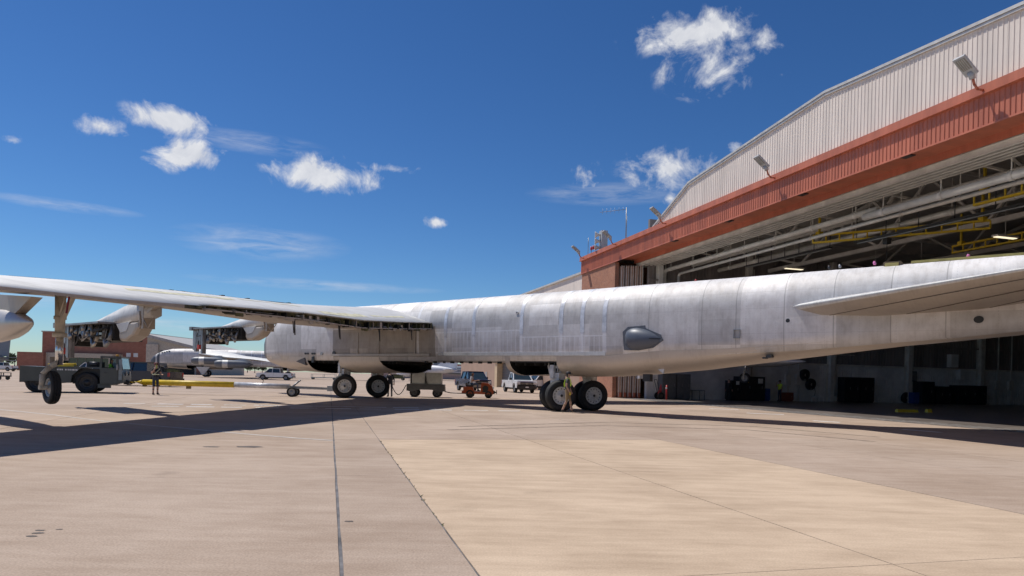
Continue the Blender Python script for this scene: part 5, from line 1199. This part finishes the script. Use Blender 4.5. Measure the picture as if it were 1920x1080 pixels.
# ================================================================== OTHER AIRCRAFT
f2w = Vector((-.975, -.22)).normalized(); nose = at(283, 675, 132)
o2 = Vector((nose.x, nose.y)) - f2w * 25.4
b2 = thing('parked_bomber', 'silver bomber with dark grey nose parked side on in the background', 'aircraft', (o2.x, o2.y, 0), math.atan2(f2w.y, f2w.x))
for ch in list(pl.children):
    if ch.type == 'MESH' and ch.name.split('.')[0] in ('fuselage', 'nose_belly', 'forward_belly', 'aft_belly', 'wing', 'stabiliser', 'wheel_well'):
        inst(ch, ch.name.split('.')[0], b2, (0, 0, 0))
m = MB(); m.loft([grow(upper_ring(s), 1.014) for s in (25.45, 25.2, 24.9, 24.5, 24.0, 23.6)], 0, True, True, True); m.loft([[(q[0], q[1] * 1.02, q[2] - .02) for q in tub_ring(s)] for s in (25.3, 24.9, 24.2, 23, 22.2)], 0, True, False); m.build('radome', radome, b2)
m = MB(); m.lathe([(-.3, .02), (-.2, .22), (0, .33), (.2, .22), (.3, .02)], (22.6, .75, 1.75), (0, 0, 1), 12); m.lathe([(-.3, .02), (-.2, .22), (0, .33), (.2, .22), (.3, .02)], (22.6, -.75, 1.75), (0, 0, 1), 12); m.build('chin_turret', radome, b2)
for k in range(4):
    for sg in (-1, 1):
        m = MB(); s = 23.15 - k * .42; zt_, wd_ = lerp(ZT, s), lerp(WD, s); m.box((s, sg * wd_ * .80, zt_ - .42), (.32, .08, .3), 0, Matrix.Rotation(R(-38 * sg), 3, 'X')); m.build('cockpit_window', glass, b2)
for s in (15.3, 0):
    for sg in (-1, 1):
        t = bpy.data.objects.new('main_gear', None); col.objects.link(t); t.parent = b2; t.location = (s, sg * 1.1, 0)
        wheel_parts(t, Vector((0, 0, .7)), Vector((0, 1, 0)), .7, .42, rimw)
        m = MB(); m.cyl((0, 0, .7), (0, 0, 2.3), .16, n=10); m.build('strut', gearw, t)
m = MB(); m.prism([(16.9, 1.95), (14.4, 1.95), (15.4, .5), (15.8, .45)], 'y', 1.75, 1.8); m.build('gear_door', white_paint, b2)
gn = mat('nacelle_grey', (.15, .165, .19), .45, var=.08)
for p in (9.0, 16.5):
    te, le, zt, zr = wing_pt(p); zc = zr - 1.25
    for dy in (-.62, .62):
        m = MB(); m.lathe([(.2, .42), (0, .55), (-.4, .66), (-1.1, .7)], (le + 4.6, p + dy, zc), (1, 0, 0), 16); m.lathe([(0, .7), (-.9, .7)], (le + 3.5, p + dy, zc), (1, 0, 0), 16, 1); m.lathe([(0, .7), (-2.2, .66), (-3.0, .5), (-3.4, .3), (-3.9, .05)], (le + 2.6, p + dy, zc), (1, 0, 0), 16); m.build('engine_nacelle', [gn, alw], b2)
    m = MB(); m.prism([(le + 3.2, zc + .4), (le - 1.2, zc + .3), (le - 1.0, zr - .3), (le + .2, zr - .2)], 'y', p - .15, p + .15); m.build('engine_pylon', alw, b2)
# grey transports and fins far away
grj = mat('jet_grey', (.22, .24, .27), .5, var=.06); whj = mat('jet_white', (.66, .66, .68), .45, var=.04)
def jet(name, label, tailpx, y, ang, mt, Lf=36, hfin=6.5, rf=1.8):
    P = at(tailpx, 690, y); t = thing(name, label, 'aircraft', (P.x, P.y, 0), ang, 'aircraft parked far across the field')
    m = MB(); m.lathe([(0, .1), (2, .7), (6, rf * .85), (10, rf), (Lf - 5, rf), (Lf - 2, rf * .75), (Lf, .1)], (0, 0, rf + 1.6), (1, 0, 0), 14); m.build('fuselage', mt, t)
    z = rf * 2 + 1.2; m = MB(); m.prism([(.3, z - .6), (6.5, z + .1), (2.2, z + hfin), (-.4, z + hfin)], 'y', -.15, .15); m.build('fin', mt, t)
    for sg in (-1, 1):
        m = MB(); m.prism([(Lf * .62, 0), (Lf * .42, 0), (Lf * .22, sg * 17), (Lf * .28, sg * 17)], 'z', rf + 1.0, rf + 1.3); m.build('wing', mt, t)
        m = MB(); m.prism([(4.6, 0), (1.2, 0), (-.6, sg * 6), (.8, sg * 6)], 'z', z - .9, z - .7); m.build('stabiliser', mt, t)
        m = MB(); m.lathe([(0, .3), (.5, .8), (3, .85), (4.4, .4)], (Lf * .42, sg * 6.5, rf + .2), (1, 0, 0), 12); m.build('engine', mt, t)
    for x, y_ in ((Lf - 5, 0), (Lf * .42, 2.5), (Lf * .42, -2.5)):
        m = MB(); m.cyl((x, y_, 0.4), (x, y_, rf + 1.2), .12, n=8); m.lathe([(-.2, .3), (-.2, .45), (.2, .45), (.2, .3)], (x, y_, .45), (0, 1, 0), 12); m.build('landing_gear', blackp, t)
jet('grey_jet', 'dark grey jet with tall swept fin parked far beyond the wing tip gear', 17, 240, R(172), grj, 30, 7.5)
jet('grey_jet', 'grey jet whose fin shows over the power cart', 812, 210, R(20), grj, 30, 4.2, 1.5)
jet('white_jet', 'pale jet whose fin shows beside the dark blue pickup', 858, 190, R(160), whj, 26, 3.2, 1.4)

# ================================================================== THINGS IN THE HANGAR
lock = mat('locker_grey', (.13, .14, .15), .45, var=.1); blk = mat('chest_black', (.025, .025, .028), .5); blueb = mat('bin_blue', (.03, .08, .30), .5)
def box_thing(name, label, cat, px0, px1, h, mt, depth=.8, doors=0, off=.5, group=None):
    va, Pa = wall_at(px0, WU - off - depth); vb, Pb = wall_at(px1, WU - off - depth); wd = vb - va
    t = thing(name, label, cat, hw((va + vb) / 2, WU - off - depth / 2), HR, group)
    m = MB(); m.bx(-wd / 2, wd / 2, -depth / 2, depth / 2, .1, h); m.bx(-wd / 2 + .05, wd / 2 - .05, -depth / 2 + .05, depth / 2 - .05, 0, .1); m.build('body', mt, t)
    for k in range(doors):
        x0_ = -wd / 2 + wd * k / doors; m = MB(); m.bx(x0_ + .02, x0_ + wd / doors - .02, -depth / 2 - .025, -depth / 2, .16, h - .06); m.build('door', mt, t)
        m = MB(); m.bx(x0_ + wd / doors * .72, x0_ + wd / doors * .76, -depth / 2 - .05, -depth / 2 - .025, h * .5, h * .62); m.build('handle', steel, t)
    return t, wd, depth
box_thing('locker', 'tall grey double door locker beside the red extinguisher cart', 'locker', 1241, 1267, 2.05, lock, .8, 2)
box_thing('locker', 'tall grey double door locker beside the folding table', 'locker', 1269, 1294, 2.05, lock, .8, 2)
t, wd, dp = box_thing('tool_chest', 'large black cabinet with yellow and white notices in the hangar', 'cabinet', 1388, 1434, 2.0, blk, 1.0, 2)
m = MB(); m.bx(-wd / 2 + .3, -wd / 2 + .75, -dp / 2 - .05, -dp / 2 - .03, 1.5, 1.85); m.build('yellow_notice', yellow, t)
m = MB(); m.bx(wd / 2 - .7, wd / 2 - .25, -dp / 2 - .05, -dp / 2 - .03, 1.45, 1.85); m.build('white_notice', white_paint, t)
t, wd, dp = box_thing('tool_chest', 'narrow dark cabinet with a white notice left of the large black one', 'cabinet', 1371, 1387, 1.65, blk, .9, 1)
m = MB(); m.bx(wd / 2 - .4, wd / 2 - .1, -dp / 2 - .05, -dp / 2 - .03, 1.3, 1.6); m.build('white_notice', white_paint, t)
box_thing('waste_bin', 'blue waste bin beside the large black cabinet', 'bin', 1435, 1444, 1.05, blueb, .7, 0)
box_thing('red_crate', 'low dark red crate beside the lime shirted worker', 'crate', 1472, 1488, .75, mat('crate_red', (.22, .06, .04), .6), .7, 1)
box_thing('locker', 'dark studded double locker under the tail by the wall column', 'locker', 1583, 1611, 2.2, blk, .8, 2)
box_thing('locker', 'dark studded double locker right of its twin by the wall column', 'locker', 1613, 1639, 2.2, blk, .8, 2)
box_thing('waste_bin', 'blue waste bin in front of the tall black machine', 'bin', 1714, 1727, 1.0, blueb, .7, 0)
box_thing('machine_cabinet', 'tall black machine cabinet beside the blue bin', 'cabinet', 1729, 1752, 2.0, blk, 1.0, 1)
box_thing('machine_cabinet', 'lower black machine cabinet under the wall boxes', 'cabinet', 1756, 1784, 1.6, blk, 1.0, 2)
box_thing('drawer_cabinet', 'wide black drawer cabinet with rows of bright handles', 'cabinet', 1796, 1850, 1.75, blk, .9, 3)
for (px, z0, z1, wpx, lab) in ((1180, 1.6, 2.3, 9, 'white electrical box on the white hangar wall near the door leaves'), (1785, 3.4, 4.6, 16, 'pale electrical box high on a wall column'), (1800, 2.3, 3.2, 10, 'pale switch box below the high electrical box'), (1710, 2.0, 2.9, 11, 'dark framed notice board on the ribbed white wall')):
    v0, P = wall_at(px + 20 if px == 1180 else px, WU - .3); t = thing('wall_box', lab, 'box', hw(v0, WU - .3, z0), HR); q = wpx * P.y / F / .9
    m = MB(); m.bx(-q / 2, q / 2, -.2, .25, 0, z1 - z0); m.build('case', blk if 'dark' in lab else wallwh, t)
    m = MB(); m.bx(-q / 2 + .05, q / 2 - .05, -.22, -.2, .06, z1 - z0 - .06); m.build('cover', steel if 'dark' in lab else wallwh, t)
v0, P = wall_at(1190, WU - .3); t = thing('wall_sign', 'small yellow warning sign on the white wall by the doors', 'sign', hw(v0 + .3, WU - .14, 2.0), HR); m = MB(); m.bx(-.3, .3, -.02, .02, 0, .5); m.build('plate', yellow, t); m = MB(); m.bx(-.25, .25, -.03, -.02, .3, .42); m.build('black_band', blackp, t)
v0, P = wall_at(1237, WU - 1.2); t = thing('extinguisher_cart', 'red wheeled fire extinguisher cart leaning by the lockers', 'extinguisher', hw(v0, WU - 1.1), HR)
m = MB(); m.cyl((0, 0, .35), (.35, 0, 1.4), .16, .15, n=14); m.build('cylinder', red_m, t)
m = MB(); m.tube([(.0, -.2, .3), (-.35, -.2, 1.55), (-.35, .2, 1.55), (.0, .2, .3), (.0, -.2, .3)], .025, 6); m.build('handle', blackp, t)
for sg in (-1, 1): wheel(t, 0, sg * .28, .28, .1, blackp)
v0, P = wall_at(1249.5, WU - 2.2); t = thing('red_post', 'slim red bollard with white band in front of the lockers', 'bollard', hw(v0, WU - 2.2), HR); m = MB(); m.cyl((0, 0, 0), (0, 0, 1.15), .07, .06, n=10); m.build('post', red_m, t); m = MB(); m.cyl((0, 0, .85), (0, 0, .97), .073, n=10, caps=False); m.build('band', white_paint, t)
v0, P = wall_at(1307, WU - 1.0); t = thing('work_table', 'dark steel frame table against the hangar wall', 'table', hw(v0, WU - .8), HR); m = MB(); m.bx(-.6, .6, -.4, .4, .74, .78); m.build('top', lock, t)
for x in (-.57, .57):
    for y in (-.37, .37): m = MB(); m.bx(x - .02, x + .02, y - .02, y + .02, 0, .74); m.build('leg', lock, t)
v0, P = wall_at(1536, WU - 1.4); t = thing('stool', 'low white stool by the ribbed hangar wall', 'stool', hw(v0, WU - 1.2), HR); m = MB(); m.bx(-.42, .42, -.3, .3, .42, .48); m.build('seat', white_paint, t)
for x in (-.38, .38):
    for y in (-.26, .26): m = MB(); m.bx(x - .03, x + .03, y - .03, y + .03, 0, .42); m.build('leg', white_paint, t)
# hose reels and pipes cluster on the wall
for (px, z, lab) in ((1508, 2.3, 'black hose reel on the wall above the stool'), (1520, 1.5, 'lower black hose reel on the hangar wall'), (1700, .5, 'coiled black hose lying at the ribbed wall')):
    v0, P = wall_at(px, WU - .4); t = thing('hose_reel', lab, 'hose reel', hw(v0, WU - .35, z), HR)
    m = MB(); m.lathe([(-.15, .12), (-.15, .42), (-.1, .5), (.1, .5), (.15, .42), (.15, .12)], (0, 0, 0), (0, 1, .15), 18); m.build('coil', blk, t)
    m = MB(); m.bx(-.08, .08, -.1, .35, -.5 if z > 1 else -.45, .1); m.tube([(.3, 0, 0), (.6, .1, -.6), (.5, .1, -1.0 if z > 1.4 else -.45)], .03, 6); m.build('bracket', steel, t)
for px in (1477, 1497, 1560, 1870, 1895):
    v0, P = wall_at(px, WU - .3); m = MB(); m.cyl((v0, WU - .3, 0), (v0, WU - .3, 9), .06, n=8); m.bx(v0 - .25, v0 + .25, WU - .35, WU - .1, 1.4, 2.3); m.build('conduit', beamm, hg)
# yellow parking block on the floor
g = ground(1700, 773); t = thing('parking_block', 'yellow wheel block lying on the dark hangar floor', 'block', (g.x, g.y, .006), R(8)); m = MB(); m.prism([(-.14, 0), (.14, 0), (.08, .16), (-.08, .16)], 'x', -.65, .65); m.build('block', yellow, t)
g = ground(1741, 773.5); t = thing('parking_block', 'small yellow chock beside the long yellow block', 'block', (g.x, g.y, .006), R(8)); m = MB(); m.prism([(-.14, 0), (.14, 0), (.08, .2), (-.08, .2)], 'x', -.14, .14); m.build('block', yellow, t)
